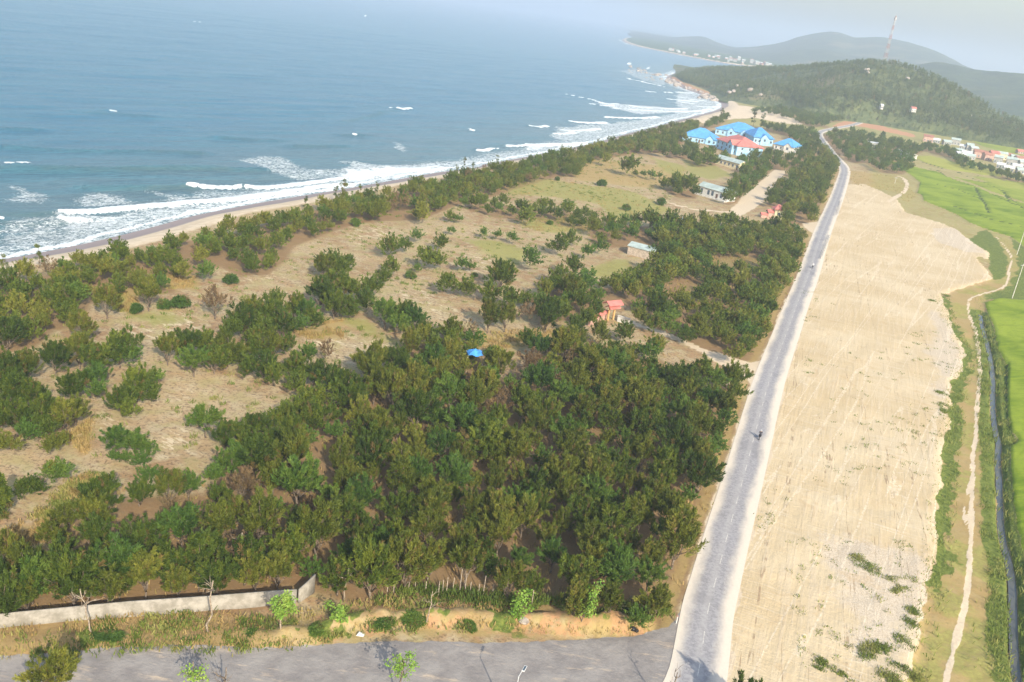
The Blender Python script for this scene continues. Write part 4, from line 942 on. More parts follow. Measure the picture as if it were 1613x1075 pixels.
for key, ids in cats.items():
    cand = []
    for li, (nm, lx, ly) in enumerate(LANDM):
        for r_, i in enumerate(sorted(ids, key=lambda i: (TREES[i][0]-lx)**2+(TREES[i][1]-ly)**2)[:12]):
            cand.append((r_, li, i))
    cand.sort()
    for r_, li, i in cand:
        if i in LAB: continue
        noun = 'bush' if key[0] == 'low round' else ('conifer' if 'column' in key[0] else 'tree')
        LAB[i] = f"{key[1]}{key[0]} {noun}, {ORD[r_]}nearest such to {LANDM[li][0]}"
    for i in ids:
        if i not in LAB: LAB[i] = f"{key[1]}{key[0]} tree farther up in the woods and scrub"
for i in solo:
    x, y, kind, v, s, z = TREES[i]
    nm = {'bush': 'bush', 'column': 'conifer_tree'}.get(kind, 'casuarina_tree')
    plant(kind, v, (x, y, -.05), s, rnd.random()*6.28, nm, LAB[i], 'bush' if kind == 'bush' else 'tree', None if kind == 'column' else ('low bushes in the clearings' if kind == 'bush' else 'casuarina trees on the sandy land'))
def merge_low(items, name, label, cat, mats=('leaf_dark','leaf_olive','leaf_green','leaf_brown')):
    Vs, Fs, Ts, Ds, Ms = [], [], [], [], []; off = 0
    mi = {'dark': 0, 'olive': 1, 'green': 2, 'brown': 3, 'bush': 2, 'column': 0, 'spindly': 0}
    rng = np.random.RandomState(3)
    for x, y, zz, kind, v, s, rz in items:
        V, Fc, ti, de, H, W_ = LOW[kind][v % len(LOW[kind])]
        dd_ = math.hypot(x, y)
        if dd_ > 210:
            m_ = len(Fc)//2 if dd_ < 420 else len(Fc)//4; Fc = Fc[:m_]; V = V[:4*m_]; ti = ti[:4*m_]; de = de[:4*m_]
            c4 = V.reshape(-1, 4, 3); V = (c4.mean(1, keepdims=True) + (c4-c4.mean(1, keepdims=True))*(1.3 if dd_ < 420 else 1.75)).reshape(-1, 3)
        c, s_ = math.cos(rz), math.sin(rz)
        Vr = np.stack([V[:, 0]*c - V[:, 1]*s_, V[:, 0]*s_ + V[:, 1]*c, V[:, 2]], 1)*s + np.array([x, y, zz])
        Vs.append(Vr); Fs.append(Fc+off); off += len(V); Ts.append(np.clip(ti*.60+rng.rand()*.45-.10, 0, 1.1)); Ds.append(de); Ms.append(np.full(len(Fc), mi[kind]))
    o = mesh_np(name, np.vstack(Vs), [np.vstack(Fs)], None, False, {'tint': np.concatenate(Ts), 'dead': np.concatenate(Ds)})
    for m_ in mats: o.data.materials.append(M[m_])
    o.data.polygons.foreach_set('material_index', np.concatenate(Ms).astype(np.int32))
    tag(o, label, cat, kind='stuff'); return o
rest = [(x, y, -.05, kd, v, s, v*1.7) for j, (x, y, kd, v, s, z_) in enumerate(TREES) if j not in ss]
merge_low(rest, 'woodland', 'mass of dark casuarina woodland along the shore and round the blue-roofed houses', 'woodland')
print('TREES', len(TREES), 'solo', len(solo), 'rest', len(rest))

# wooded hill
def hill_forest():
    rng = np.random.RandomState(11)
    nv, nu = hill_h.shape
    Vs, Fs, Ts, Ds = [], [], [], []; off = 0
    protos = []
    for s in range(6):
        C = np.stack([rng.normal(0, .55, 9), rng.normal(0, .55, 9), np.linspace(1.6, 5.6, 9)], 1); Rr = np.linspace(1.5, .85, 9)
        V, Fc, k = leafquads(60, C, Rr, 1.2, .50, rng, -.2); protos.append((V, Fc))
    n = 14000
    for _ in range(n):
        a = rng.uniform(1, nv*.80); b = rng.uniform(1, nu-2)
        i, j = int(a), int(b)
        p = hill_pts[i, j]*(1-(a-i)) + hill_pts[min(i+1, nv-1), j]*(a-i); p2 = hill_pts[i, j+1]
        x = p[0] + (p2[0]-p[0])*(b-j); y = p[1] + (p2[1]-p[1])*(b-j); zz = hill_h[i, j]
        cl = fbm(np.array([x]), np.array([y]), 55, 3, 31)[0]
        if zz < .5 or rng.rand() < (cl-.58)*5: continue
        if a < nv*.14 and rng.rand() < .55: continue
        V, Fc = protos[rng.randint(6)]; s = rng.uniform(.5, 1.0)*(1.0 if zz > 8 else .7); c, s_ = math.cos(rng.rand()*6), math.sin(rng.rand()*6)
        Vs.append(np.stack([V[:, 0]*s*.75, V[:, 1]*s*.75, V[:, 2]*s], 1) + np.array([x, y, zz-.3])); Fs.append(Fc+off); off += len(V)
        Ts.append(np.full(len(V), rng.rand()*1.0)); Ds.append(np.full(len(V), rng.rand()**4))
    o = mesh_np('forest', np.vstack(Vs), [np.vstack(Fs)], M['far_leaf'], False, {'tint': np.concatenate(Ts), 'dead': np.concatenate(Ds)})
    tag(o, 'green forest covering the hill', 'forest', kind='stuff')
hill_forest()

# ------------------------------------------------------------------ low growth nobody could count
def blades(polys, n, h, wd, mat, name, label, seed, z=0.0, clump=0, zfun=None, up=1.0, patch=0):
    rng = np.random.RandomState(seed); Vs = []
    for poly, m in polys:
        poly = np.asarray(poly); lo, hi = poly.min(0), poly.max(0)
        C = rng.rand(m*3, 2)*(hi-lo)+lo; C = C[inside(C, poly)][:m]
        if clump:
            cc = C[rng.randint(0, max(1, len(C)//clump), len(C))]; C = cc + rng.normal(size=C.shape)*.35
        if patch: C = C[fbm(C[:, 0], C[:, 1], 2.6, 3, seed+50) + rng.rand(len(C))*.12 > patch]
        k = len(C)
        if not k: continue
        L = h*(.5+rng.rand(k)); a = rng.rand(k)*6.28; tilt = rng.normal(size=(k, 2))*.45*h/up
        b = np.stack([np.cos(a), np.sin(a)], 1)*wd*(.6+.8*rng.rand(k))[:, None]
        zb = (zfun(C[:, 0], C[:, 1]) if zfun is not None else np.zeros(k)) + z
        p0 = np.c_[C-b, zb-.08]; p1 = np.c_[C+b, zb-.08]; p2 = np.c_[C+tilt+b*.5, zb+L]; p3 = np.c_[C+tilt-b*.5, zb+L]
        Vs.append(np.stack([p0, p1, p2, p3], 1).reshape(-1, 3))
    V = np.vstack(Vs); k = len(V)//4
    ti = np.repeat(np.clip(fbm(V[::4, 0], V[::4, 1], 2.5, 3, 41)*1.6-.35 + rng.rand(k)*.25, 0, 1.2), 4)
    o = mesh_np(name, V, [np.arange(4*k).reshape(k, 4)], mat, False, {'tint': ti, 'dead': np.repeat(rng.rand(k)**3, 4)})
    return tag(o, label, 'grass', kind='stuff')
def ribbon(L, w0, w1):                                  # polygon round a polyline, offsets left/right
    L = np.asarray(L, float); tg = np.gradient(L, axis=0); tg /= np.linalg.norm(tg, axis=1)[:, None]; nn_ = np.stack([-tg[:, 1], tg[:, 0]], 1)
    return np.vstack([L+nn_*w0, (L+nn_*w1)[::-1]])
edge_line = GP(q(6,(1225,320),(1262,430),(1300,510),(1348,580),(1330,660),(1300,740),(1285,850),(1280,940),(1245,1070)) + q(9,(1250,80),(1232,220),(1215,360),(1222,480),(1190,590),(1150,720),(1110,900),(1070,1070)))
zc = -.55
def tufts(n, pts):
    out = []
    for x, y, r_ in pts:
        c = G(*q(n, (x, y))[0]); a = np.linspace(0, 6.28, 9)[:-1]; out.append(np.stack([c[0]+np.cos(a)*r_*.7, c[1]+np.sin(a)*r_], 1))
    return out
big = tufts(9, [(860,520,1.6),(900,540,1.6),(950,580,1.6),(1000,610,1.8),(1040,610,1.6),(1080,600,1.4),(830,490,1.0),(1000,640,.9),(870,940,1.4),(900,910,.9),(960,920,1.2),(1030,990,1.4),(1040,880,1.2),(960,1050,1.4),(770,1050,1.1),(740,1030,.8),(1085,740,.9),(1080,795,.9),(660,980,.7),(650,1020,.5),(1000,1060,1.2),(1110,1050,1.0)]) + tufts(6, [(1230,830,1.6),(1215,770,1.2),(1240,860,1.3),(1180,340,.8),(1245,315,1.4)])
rng_ = np.random.RandomState(77)
small = []
for n_, x0, y0, x1, y1, m, r0 in [(9,600,0,1200,160,26,.35),(6,700,560,1300,1060,70,.35),(6,560,280,720,460,16,.35),(6,570,600,680,680,7,.3),(9,480,380,1100,760,46,.3),(9,560,800,1100,1075,36,.35),(6,1050,480,1330,660,30,.35),(9,350,150,520,420,10,.25),(6,1000,820,1260,1060,34,.4)]:
    small += tufts(n_, [(rng_.uniform(x0, x1), rng_.uniform(y0, y1), r0*rng_.uniform(.5, 1.6)) for _ in range(m)])
blades([(p, 300) for p in big] + [(p, 16) for p in small], 0, .20, .05, M['verge'], 'grass', 'green grass tufts scattered on the levelled sand', 1, patch=.46, clump=6)
blades([(ribbon(edge_line, -2.4, 2.2), 26000), (ribbon(canal_w[2:], .45, 3.4), 34000), (ribbon(canal_w[2:], -.45, -3.4), 42000), (ribbon(path_w, -4.2, -1.2), 9000)], 0, .50, .06, M['verge'], 'verge_grass', 'rank green grass along the ditch and the foot of the sand', 2, z=-.45, patch=.52)
blades([(ribbon(path_w, -5, -.9), 9000), (ribbon(path_w, .9, 5), 9000)], 0, .22, .04, M['drygrass'], 'dry_grass', 'straw coloured dry grass beside the dirt path', 3, z=-.62, patch=.5)
bl = resample(bank_w, 1.0)
rb = [(ribbon(bl[bl[:, 0] < 5], .6, 3.4), 4500), (ribbon(bl, -2.6, .3), 3000)]
blades(rb, 0, .30, .05, M['drygrass'], 'bank_grass', 'dry yellow grass on the bank above the side road', 4, z=.25, patch=.46)
reed = GP(q(8,(230,650),(400,650),(560,680),(760,700),(900,720),(1100,740),(1240,740),(1400,770),(1500,770),(1540,740),(1540,690),(1300,690),(1000,660),(760,650),(500,610),(240,600)), .8)
blades([(ribbon(bl[bl[:, 0] < 4], -2.8, 3.6), 9000)], 0, .34, .06, M['verge'], 'weeds', 'green weeds in patches on the dry roadside bank', 9, z=.15, patch=.54, clump=16)
blades([(reed, 5000)], 0, .55, .06, M['verge'], 'reeds', 'tall green reeds and weeds below the trees on the bank', 5, z=.35, patch=.50, clump=14)
scrub = [(GP(woods['front']), 15000), (GP(woods['mid']), 12000)] + [(GP(p), 2500) for p in dry_patches[:8]] + [(GP(p), 2500) for p in green_patches[:3]]
blades(scrub, 0, .40, .07, M['drygrass'], 'undergrowth', 'dry brown undergrowth among the trees', 6, clump=5, patch=.5)

blades([(GP([(40,560),(120,500),(330,420),(560,350),(760,280),(1000,240),(1100,290),(960,380),(860,420),(760,480),(640,520),(480,610),(330,700),(130,760)]), 26000), (GP(q(7,(150,300),(240,210),(330,130),(420,90),(500,110),(520,190),(400,240),(260,290))), 2500)], 0, .34, .06, M['verge'], 'scrub', 'low sparse scrub and weeds dotted over the sandy clearings', 8, z=-.02, clump=22)
for n_, x, y, s, lb in ((8,335,772,.62,'rounded green shrub on the face of the cut bank'),(8,200,792,.5,'low green shrub left of the rounded one on the bank'),(8,600,805,.48,'grey-green shrub at the foot of the cut bank'),(7,510,855,.62,'yellow-green shrub by the foot of the leaning bare tree'),(7,1185,835,.42,'grey-green tuft left of the bright young tree'),(7,1290,850,.36,'small green shrub at the foot of the bright young tree'),(7,1492,832,.55,'green shrub on the verge below the wing wall'),(8,960,770,.5,'yellow-green shrub behind the round stone')):
    p_ = q(n_, (x, y))[0]; xx, yy = G(p_[0], p_[1], .5); b_ = plant('bush', int(x), (xx, yy, .15), s, x*.37, 'shrub', lb, 'shrub', 'low shrubs on the road bank'); b_.scale = (s*(1.2+.8*(x % 7)/7), s*(1.0+.3*(x % 3)), s*(.55+.5*(x % 5)/5))

# ------------------------------------------------------------------ buildings
def roofmat(name, c, period=.35):
    t = NT(name); n1 = t.noise(.5, 5); n2 = t.noise(4, 3)
    col = t.mix(t.step(.35, .7, n1), tuple(x*.82 for x in c), tuple(min(1, x*1.08) for x in c))
    col = t.mix(t.math('MULTIPLY', t.step(.58, .75, n2), .35), col, tuple(x*.6+.08 for x in c))
    tc = t.n('ShaderNodeTexCoord').outputs['Object']
    wv = t.n('ShaderNodeTexWave', bands_direction='X'); t.lk(tc, wv.inputs[0]); wv.inputs['Scale'].default_value = 1/period/3
    t.bump(wv.outputs['Fac'], .5, .05)
    t.col(col); t.set(Roughness=.55); return t.m
M['blue_roof'] = roofmat('blue_sheet_roof', (.11,.35,.68)); M['red_roof'] = roofmat('red_tile_roof', (.56,.19,.16)); M['grey_roof'] = roofmat('grey_sheet_roof', (.40,.47,.44)); M['brown_roof'] = roofmat('brown_tile_roof', (.36,.17,.12)); M['white_roof'] = roofmat('pale_sheet_roof', (.62,.63,.62))
M['blue_wall'] = plain('pale_blue_plaster', (.36,.60,.80), .1, .6); M['white_wall'] = plain('white_plaster', (.62,.60,.56), .1, .8); M['cream_wall'] = plain('cream_plaster', (.74,.64,.42), .1, .8); M['block_wall'] = plain('bare_brick', (.46,.38,.30), .15, 2); M['grey_wall'] = plain('grey_render', (.40,.39,.37), .15, .8)
M['glass'] = plain('dark_window_glass', (.09,.12,.15), .1, 2, .2); M['frame'] = plain('window_frame', (.70,.70,.68), .05, 2); M['doorm'] = plain('dark_door', (.16,.10,.07), .2, 2)
M['pink'] = plain('pinkish_plaster', (.50,.32,.26), .1, .8); M['yellow'] = plain('ochre_paint', (.62,.40,.17), .12, 2); M['tarp'] = plain('blue_tarp', (.07,.30,.72), .12, 2, .45); M['wood'] = plain('weathered_wood', (.40,.33,.26), .25, 5); M['concrete'] = plain('pale_concrete', (.60,.57,.51), .15, 2)
M['black'] = plain('black_plastic', (.02,.02,.022), .2, 5, .4); M['steel'] = plain('galvanised_steel', (.55,.56,.57), .1, 4, .45); M['mast_red'] = plain('mast_red', (.42,.20,.17), .1, 1); M['mast_white'] = plain('mast_white', (.52,.51,.50), .08, 1)
def gable_pts(L, D, z0, h, o):
    return [(-o,-o,z0),(L+o,-o,z0),(L+o,D+o,z0),(-o,D+o,z0),(-o,D/2,z0+h),(L+o,D/2,z0+h)]
def roof_mesh(mb, L, D, z0, h, kind, o, th=.16):
    if kind == 'gable':
        V = gable_pts(L, D, z0, h, o); Fc = [(0,1,5,4),(2,3,4,5)]; E_ = [(0,1),(2,3),(1,5),(5,2),(3,4),(4,0)]
    elif kind == 'mono':
        V = [(-o,-o,z0),(L+o,-o,z0),(L+o,D+o,z0+h),(-o,D+o,z0+h)]; Fc = [(0,1,2,3)]; E_ = [(0,1),(1,2),(2,3),(3,0)]
    else:
        i = min(D/2, L*.42)
        V = [(-o,-o,z0),(L+o,-o,z0),(L+o,D+o,z0),(-o,D+o,z0),(i,D/2,z0+h),(L-i,D/2,z0+h)]; Fc = [(0,1,5,4),(1,2,5),(2,3,4,5),(3,0,4)]; E_ = [(0,1),(1,2),(2,3),(3,0)]
    n = len(V); W_ = V + [(x, y, z-th) for x, y, z in V]
    mb.add(W_, Fc + [tuple(i+n for i in f[::-1]) for f in Fc] + [(a, a+n, b+n, b) for a, b in E_])
def house(name, label, cat, A, B, D, hw, hr, kind, wm, rm, wins=(), door=None, over=.5, group=None, simple=False, zb=0.0, swin=()):
    """A, B: front foot corners (left, right) on the ground; wins: (x fraction, sill, width, height) on the front"""
    A = np.array(A); B = np.array(B); L = float(np.linalg.norm(B-A)); rz = math.atan2(B[1]-A[1], B[0]-A[0])
    r = empty(name, (A[0], A[1], zb), rz, label=label, cat=cat, group=group)
    mb = MB(); V = [(0,0,-.4),(L,0,-.4),(L,D,-.4),(0,D,-.4),(0,0,hw),(L,0,hw),(L,D,hw),(0,D,hw)]
    Fc = [(0,1,5,4),(2,3,7,6)]
    if kind == 'gable': V += [(0,D/2,hw+hr*.97),(L,D/2,hw+hr*.97)]; Fc += [(1,2,6,9,5),(3,0,4,8,7)]
    elif kind == 'mono': V[6] = (L,D,hw+hr); V[7] = (0,D,hw+hr); Fc += [(1,2,6,5),(3,0,4,7)]
    else: Fc += [(1,2,6,5),(3,0,4,7)]
    mb.add(V, Fc); mb.build('wall', M[wm], r)
    mb = MB(); roof_mesh(mb, L, D, hw+.10, hr, kind, over); ro = mb.build('roof', M[rm], r)
    for fx, sz, ww, wh in wins:
        x0 = fx*L - ww/2
        f = MB(); f.box(x0-.08, -.06, sz-.08, x0+ww+.08, -.003, sz+wh+.08); fo = f.build('window', M['frame'], r)
        p = MB(); p.box(x0, -.09, sz, x0+ww, -.062, sz+wh); p.build('pane', M['glass'], fo)
    for fy, sz, ww, wh in swin:                        # right-hand gable end
        y0 = fy*D - ww/2
        f = MB(); f.box(L+.003, y0-.08, sz-.08, L+.06, y0+ww+.08, sz+wh+.08); fo = f.build('window', M['frame'], r)
        p = MB(); p.box(L+.062, y0, sz, L+.09, y0+ww, sz+wh); p.build('pane', M['glass'], fo)
    if door is not None:
        x0 = door*L; d = MB(); d.box(x0-.5, -.07, 0, x0+.5, -.004, 2.1); d.build('door', M['doorm'], r)
    return r, L
def dormer(r, x, w_, D, z0, hw, h, wm, rm, y0=-.9):
    """a gabled wing that juts from the front"""
    mb = MB(); V = [(x,y0,-.4),(x+w_,y0,-.4),(x+w_,D,-.4),(x,D,-.4),(x,y0,hw),(x+w_,y0,hw),(x+w_,D,hw),(x,D,hw),(x+w_/2,y0,hw+h*.96),(x+w_/2,D,hw+h*.96)]
    V = [(a, b, max(c, z0)) if c < 0 and z0 > 0 else (a, b, c) for a, b, c in V]
    mb.add(V, [(0,1,5,8,4),(1,2,6,5),(3,0,4,7),(2,3,7,9,6)]); wg = mb.build('gable_wing', M[wm], r)
    o = .4; m2 = MB(); V = [(x-o,y0-o,hw+.1),(x+w_/2,y0-o,hw+h+.1),(x+w_+o,y0-o,hw+.1),(x-o,D,hw+.1),(x+w_/2,D,hw+h+.1),(x+w_+o,D,hw+.1)]
    V = V + [(a, b, c-.14) for a, b, c in V]
    m2.add(V, [(0,1,4,3),(1,2,5,4),(6,9,10,7),(7,10,11,8),(0,6,7,1),(1,7,8,2),(0,3,9,6),(2,8,11,5)]); m2.build('roof', M[rm], wg)
    p = MB(); p.box(x+w_/2-.7, y0-.06, hw-2.2, x+w_/2+.7, y0-.004, hw-.6); p.build('window', M['glass'], wg)
def GG(px, py, z=0.0): return G(px, py, z)
w2 = lambda n, z, ww=1.2, wh=1.4: [((i+.5)/n, z, ww, wh) for i in range(n)]
r, L = house('guest_house', 'low blue-roofed house at the seaward end of the hotel group', 'house', GG(1074,221), GG(1128,230), 18, 3.2, 5.2, 'hip', 'blue_wall', 'blue_roof', w2(6, .9), .5, .8); dormer(r, L*.68, 4.5, 7, 0, 3.2, 2.4, 'blue_wall', 'blue_roof')
r, L = house('hotel_block', 'big blue-roofed hotel block at the back, nearest the beach', 'building', GG(1126,211), GG(1190,222.5), 26, 3.8, 5.6, 'hip', 'blue_wall', 'blue_roof', w2(8, 1, 1.2, 1.5), None, .9); dormer(r, L*.30, 5, 9, 0, 3.8, 2.4, 'blue_wall', 'blue_roof'); dormer(r, L*.62, 5, 9, 0, 3.8, 2.4, 'blue_wall', 'blue_roof')
r, L = house('hotel_block', 'blue-roofed hotel block behind and right of the red roof', 'building', GG(1186,227), GG(1216,231), 26, 4.6, 5.2, 'hip', 'blue_wall', 'blue_roof', w2(5, 1.6, 1.3, 1.6), None, .9, swin=[(f, z, 1.3, 1.6) for f in (.2,.45,.7) for z in (1.6,)]); dormer(r, L*.35, 5, 9, 0, 4.6, 2.4, 'blue_wall', 'blue_roof')
r, L = house('hotel_wing', 'pale blue two-storey house under the only red roof of the hotel', 'building', GG(1127,233), GG(1159,245), 17, 5.4, 4.6, 'hip', 'blue_wall', 'red_roof', w2(5, .8, 1.2, 1.4)+w2(5, 3.3, 1.2, 1.4), None, .8, swin=[(f, z, 1.2, 1.4) for f in (.2,.5,.8) for z in (.8, 3.3)]); dormer(r, L*.66, 5.6, 9, 0, 5.4, 2.8, 'blue_wall', 'red_roof', -1.8)
r, L = house('guest_house', 'separate blue-roofed white house at the right of the hotel group', 'house', GG(1218,236), GG(1247,242), 17, 3.8, 4.2, 'hip', 'white_wall', 'blue_roof', w2(4, 1.4, 1.1, 1.4), None, .8, swin=[(.3,1.4,1.1,1.4),(.7,1.4,1.1,1.4)]); dormer(r, L*.55, 4.8, 7, 0, 3.8, 2.2, 'white_wall', 'blue_roof')
house('long_house', 'cream house with long grey roof in front of the hotel', 'house', GG(1126,258), GG(1163,268.5), 5.5, 3.3, 1.5, 'gable', 'cream_wall', 'grey_roof', w2(6, 1, 1.0, 1.3), .93, .6, swin=[(.5,1,1,1.3)])
r, L = house('bungalow', 'white bungalow with dark windows beside the sandy drive', 'house', GG(1099,305.5), GG(1144,318.5), 6, 3.5, 1.6, 'gable', 'white_wall', 'grey_roof', [(.12,.9,1.1,1.9),(.36,.9,1.2,1.9),(.50,.9,1.2,1.9),(.80,.9,1.2,1.9)], .65, .45)
m = MB(); m.box(-.6, -2.0, -.3, L+.3, -.12, .35); m.build('plinth', M['concrete'], r)
house('shed', 'bare brick shed with grey-green sheet roof among the trees', 'shed', GG(987.5,400.5), GG(1027,411), 5.2, 2.6, .9, 'gable', 'block_wall', 'grey_roof', (), None, .25)
house('hut', 'tiny roofless-looking white hut half hidden in the trees', 'hut', GG(1071,356), GG(1083,358.5), 3, 2.4, .5, 'mono', 'white_wall', 'white_roof', [(.5,.8,.7,.9)], None, .1)
# gatehouse with stepped red roofs
g0 = GG(961,505)
def gate_roof(mb, cx, cy, L, D, z0, h): 
    m2 = MB(); roof_mesh(m2, L, D, z0, h, 'gable', .3); mb.add([(x+cx-L/2, y+cy-D/2, z) for x, y, z in m2.v], m2.f)
r = empty('gatehouse', (*g0, 0), R(38), label='ochre gatehouse with two stepped red tiled roofs in the woods', cat='gate'); r.scale = (.85, .85, .9)
m = MB()
for sx in (-1, 1): m.box(sx*1.0-.2, -.2, -.3, sx*1.0+.2, .2, 3.1)
m.build('pillar', M['yellow'], r)
m = MB(); m.box(-1.7, -.22, 3.1, 1.7, .22, 3.5); m.build('beam', M['cream_wall'], r)
m = MB(); gate_roof(m, 0.2, 0, 3.2, 1.8, 3.55, .7); m.build('roof', M['red_roof'], r)
m = MB(); m.box(-.9, -.3, 3.62, .9, .3, 4.5); m.build('lantern', M['pink'], r)
m = MB(); gate_roof(m, .2, .1, 4.6, 2.4, 4.5, .9); m.build('upper_roof', M['red_roof'], r)
a, b = np.array(GG(927,514)), np.array(GG(956,501)); L = float(np.linalg.norm(b-a))
r = empty('coped_wall', (*a, 0), math.atan2(*(b-a)[::-1]), label='pinkish boundary wall with a red tiled coping left of the gatehouse', cat='wall')
m = MB(); m.box(0, -.2, -.3, L, .2, 1.7); m.build('wall', M['pink'], r); m = MB(); roof_mesh(m, L, .8, 1.72, .5, 'gable', .2); o = m.build('coping', M['red_roof'], r); o.location.y = -.4
a, b = np.array(GG(972,507)), np.array(GG(991,513)); L = float(np.linalg.norm(b-a))
r = empty('garden_wall', (*a, 0), math.atan2(*(b-a)[::-1]), label='short white wall just right of the ochre gatehouse', cat='wall')
m = MB(); m.box(0, -.12, -.3, L, .12, 1.5); m.build('wall', M['white_wall'], r); m = MB(); m.box(-.1, -.22, 1.503, L+.1, .22, 1.62); m.build('coping', M['concrete'], r)
# kiosk by the drive
k0 = GG(1222.5,345)
r = empty('gate_tower', (*k0, 0), R(10), label='cream gate tower with round opening and stepped red roofs beside the drive', cat='gate')
m = MB(); m.box(-1.7, -1.4, -.3, 1.7, 1.4, 4.0); m.build('wall', M['cream_wall'], r)
m = MB(); m.tube([(0.1, -1.47, 2.2), (0.1, -1.403, 2.2)], .62, 16); m.build('window', M['glass'], r)
m = MB(); m2 = MB(); roof_mesh(m2, 3.4, 2.8, 4.05, 1.7, 'hip', .5); m.add([(x-1.7, y-1.4, z) for x, y, z in m2.v], m2.f); m.build('roof', M['red_roof'], r)
m = MB(); m.box(-4.0, -.9, -.3, -1.705, .9, 2.5); m.build('side_wall', M['pink'], r)
m = MB(); m2 = MB(); roof_mesh(m2, 2.3, 1.8, 2.55, .9, 'gable', .35); m.add([(x-4.1, y-.9, z) for x, y, z in m2.v], m2.f); m.build('side_roof', M['red_roof'], r)
m = MB(); m.box(-6.6, -.7, -.3, -4.005, .7, 1.3); m.build('low_wall', M['pink'], r)
m = MB(); m2 = MB(); roof_mesh(m2, 2.4, 1.4, 1.35, .7, 'gable', .3); m.add([(x-6.6, y-.7, z) for x, y, z in m2.v], m2.f); m.build('low_roof', M['red_roof'], r)
# tarpaulin shelter
r = empty('tarp_shelter', (*GG(744,590), 0), R(12), label='bright blue tarpaulin shelter on poles in the thick wood', cat='shelter')
m = MB(); n_ = 9; V = []
for j in range(n_):
    for i in range(n_):
        u, v = i/(n_-1)*2-1, j/(n_-1)*2-1; V.append((u*1.5*(1-.10*(1-abs(v))), v*1.35*(1-.10*(1-abs(u))), 4.2 + 1.0*(1-max(abs(u), abs(v))) - .18*math.sin(u*5+1)*abs(v)))
Fc = [(j*n_+i, j*n_+i+1, (j+1)*n_+i+1, (j+1)*n_+i) for j in range(n_-1) for i in range(n_-1)]
m.add(V, Fc); m.build('tarpaulin', M['tarp'], r)
for sx in (-1, 1):
    for sy in (-1, 1): m = MB(); m.tube([(sx*1.45, sy*1.3, -.2), (sx*1.45, sy*1.3, 4.18)], .06); m.build('pole', M['wood'], r)

# sheds and houses beyond the rice fields
house('long_shed', 'long white shed at the edge of the rice field', 'shed', GG(1409,243), GG(1432,250), 6, 2.8, 1.0, 'gable', 'white_wall', 'white_roof', w2(4, .9, .9, 1.0), None, .3)
house('farm_building', 'pale flat-roofed building among trees beyond the road bend', 'building', GG(1371,232), GG(1387,234), 6, 3.2, .4, 'mono', 'white_wall', 'white_roof', w2(3, .9, 1, 1.1), None, .2)
vrnd = random.Random(8)
vil = [(1461,224,'pink','brown_roof'),(1474,226,'white_wall','white_roof'),(1492,229,'white_wall','grey_roof'),(1504,229,'grey_wall','grey_roof'),(1516,236,'grey_wall','white_roof'),(1527,238,'white_wall','grey_roof'),(1510,243,'grey_wall','grey_roof'),(1522,247,'white_wall','white_roof'),(1534,243,'grey_wall','grey_roof'),(1513,253,'grey_wall','white_roof'),(1528,252,'white_wall','grey_roof'),(1541,249,'pink','brown_roof'),(1552,247,'white_wall','brown_roof'),(1556,254,'pink','brown_roof'),(1566,251,'pink','red_roof'),(1578,252,'cream_wall','grey_roof'),(1571,258,'grey_wall','grey_roof'),(1587,250,'white_wall','brown_roof'),(1598,253,'grey_wall','grey_roof'),(1592,261,'white_wall','grey_roof'),(1606,259,'white_wall','brown_roof'),(1601,268,'grey_wall','white_roof'),(1611,266,'white_wall','grey_roof'),(1588,271,'white_wall','white_roof'),(1610,275,'grey_wall','grey_roof'),(1575,266,'grey_wall','white_roof'),(1608,244,'pink','red_roof')]
vil = [(a, b, 'grey_wall' if (c == 'white_wall' and k % 4) else c, d) for k, (a, b, c, d) in enumerate(vil)]
cn = {'white_wall':'white','grey_wall':'grey','pink':'pinkish','cream_wall':'cream'}; rn = {'brown_roof':'brown-tiled','red_roof':'red-tiled','grey_roof':'grey-roofed','white_roof':'pale-roofed'}
seen = {}
for px, py, wm, rm in vil:
    x, y = GG(px, py); a = vrnd.uniform(-.5, .3); Lh = vrnd.uniform(5, 8); hx = math.cos(a)*Lh/2; hy = math.sin(a)*Lh/2; two = vrnd.random() < .35
    key = (wm, rm); seen[key] = seen.get(key, 0)+1
    tot = sum(1 for v in vil if v[2:] == key)
    place = '' if tot == 1 else f", {ORD[seen[key]-1]}nearest the hill of its kind"
    house('village_house', f"small {rn[rm]} {cn[wm]} village house beyond the rice{place}", 'house', (x-hx, y-hy), (x+hx, y+hy), vrnd.uniform(4.5, 6), 4.6 if two else 2.7, 1.6, 'gable', wm, rm, w2(3, .9, 1.0, 1.2), None, .4, 'village houses beyond the rice fields')
def at_hill(px, py):
    """where the sight line through a survey pixel meets the hill surface"""
    P2 = np.array([PROJ(x, y, z) for (x, y, z) in np.concatenate([hill_pts[..., :2], hill_h[..., None]], -1)[:46].reshape(-1, 3)])
    j = np.argmin(((P2-np.array([px, py]))**2).sum(1)); i = j//hill_h.shape[1]; k = j % hill_h.shape[1]
    return (hill_pts[i, k, 0], hill_pts[i, k, 1], hill_h[i, k])
for px, py, nm, lb, wm, rm, Lh in ((1437,178,'hill_house','white house with orange roof low on the wooded hillside','white_wall','red_roof',4.5),(1387,174,'hill_shrine','tiny white shrine on the lower hillside','white_wall','white_roof',2.4)):
    x, y, zz = at_hill(px, py); house(nm, lb, 'house', (x-Lh/2, y-5), (x+Lh/2, y-5), 5, 3.6, 1.5, 'gable', wm, rm, w2(2, 1.2, .9, 1.1), None, .4, zb=zz+.6)
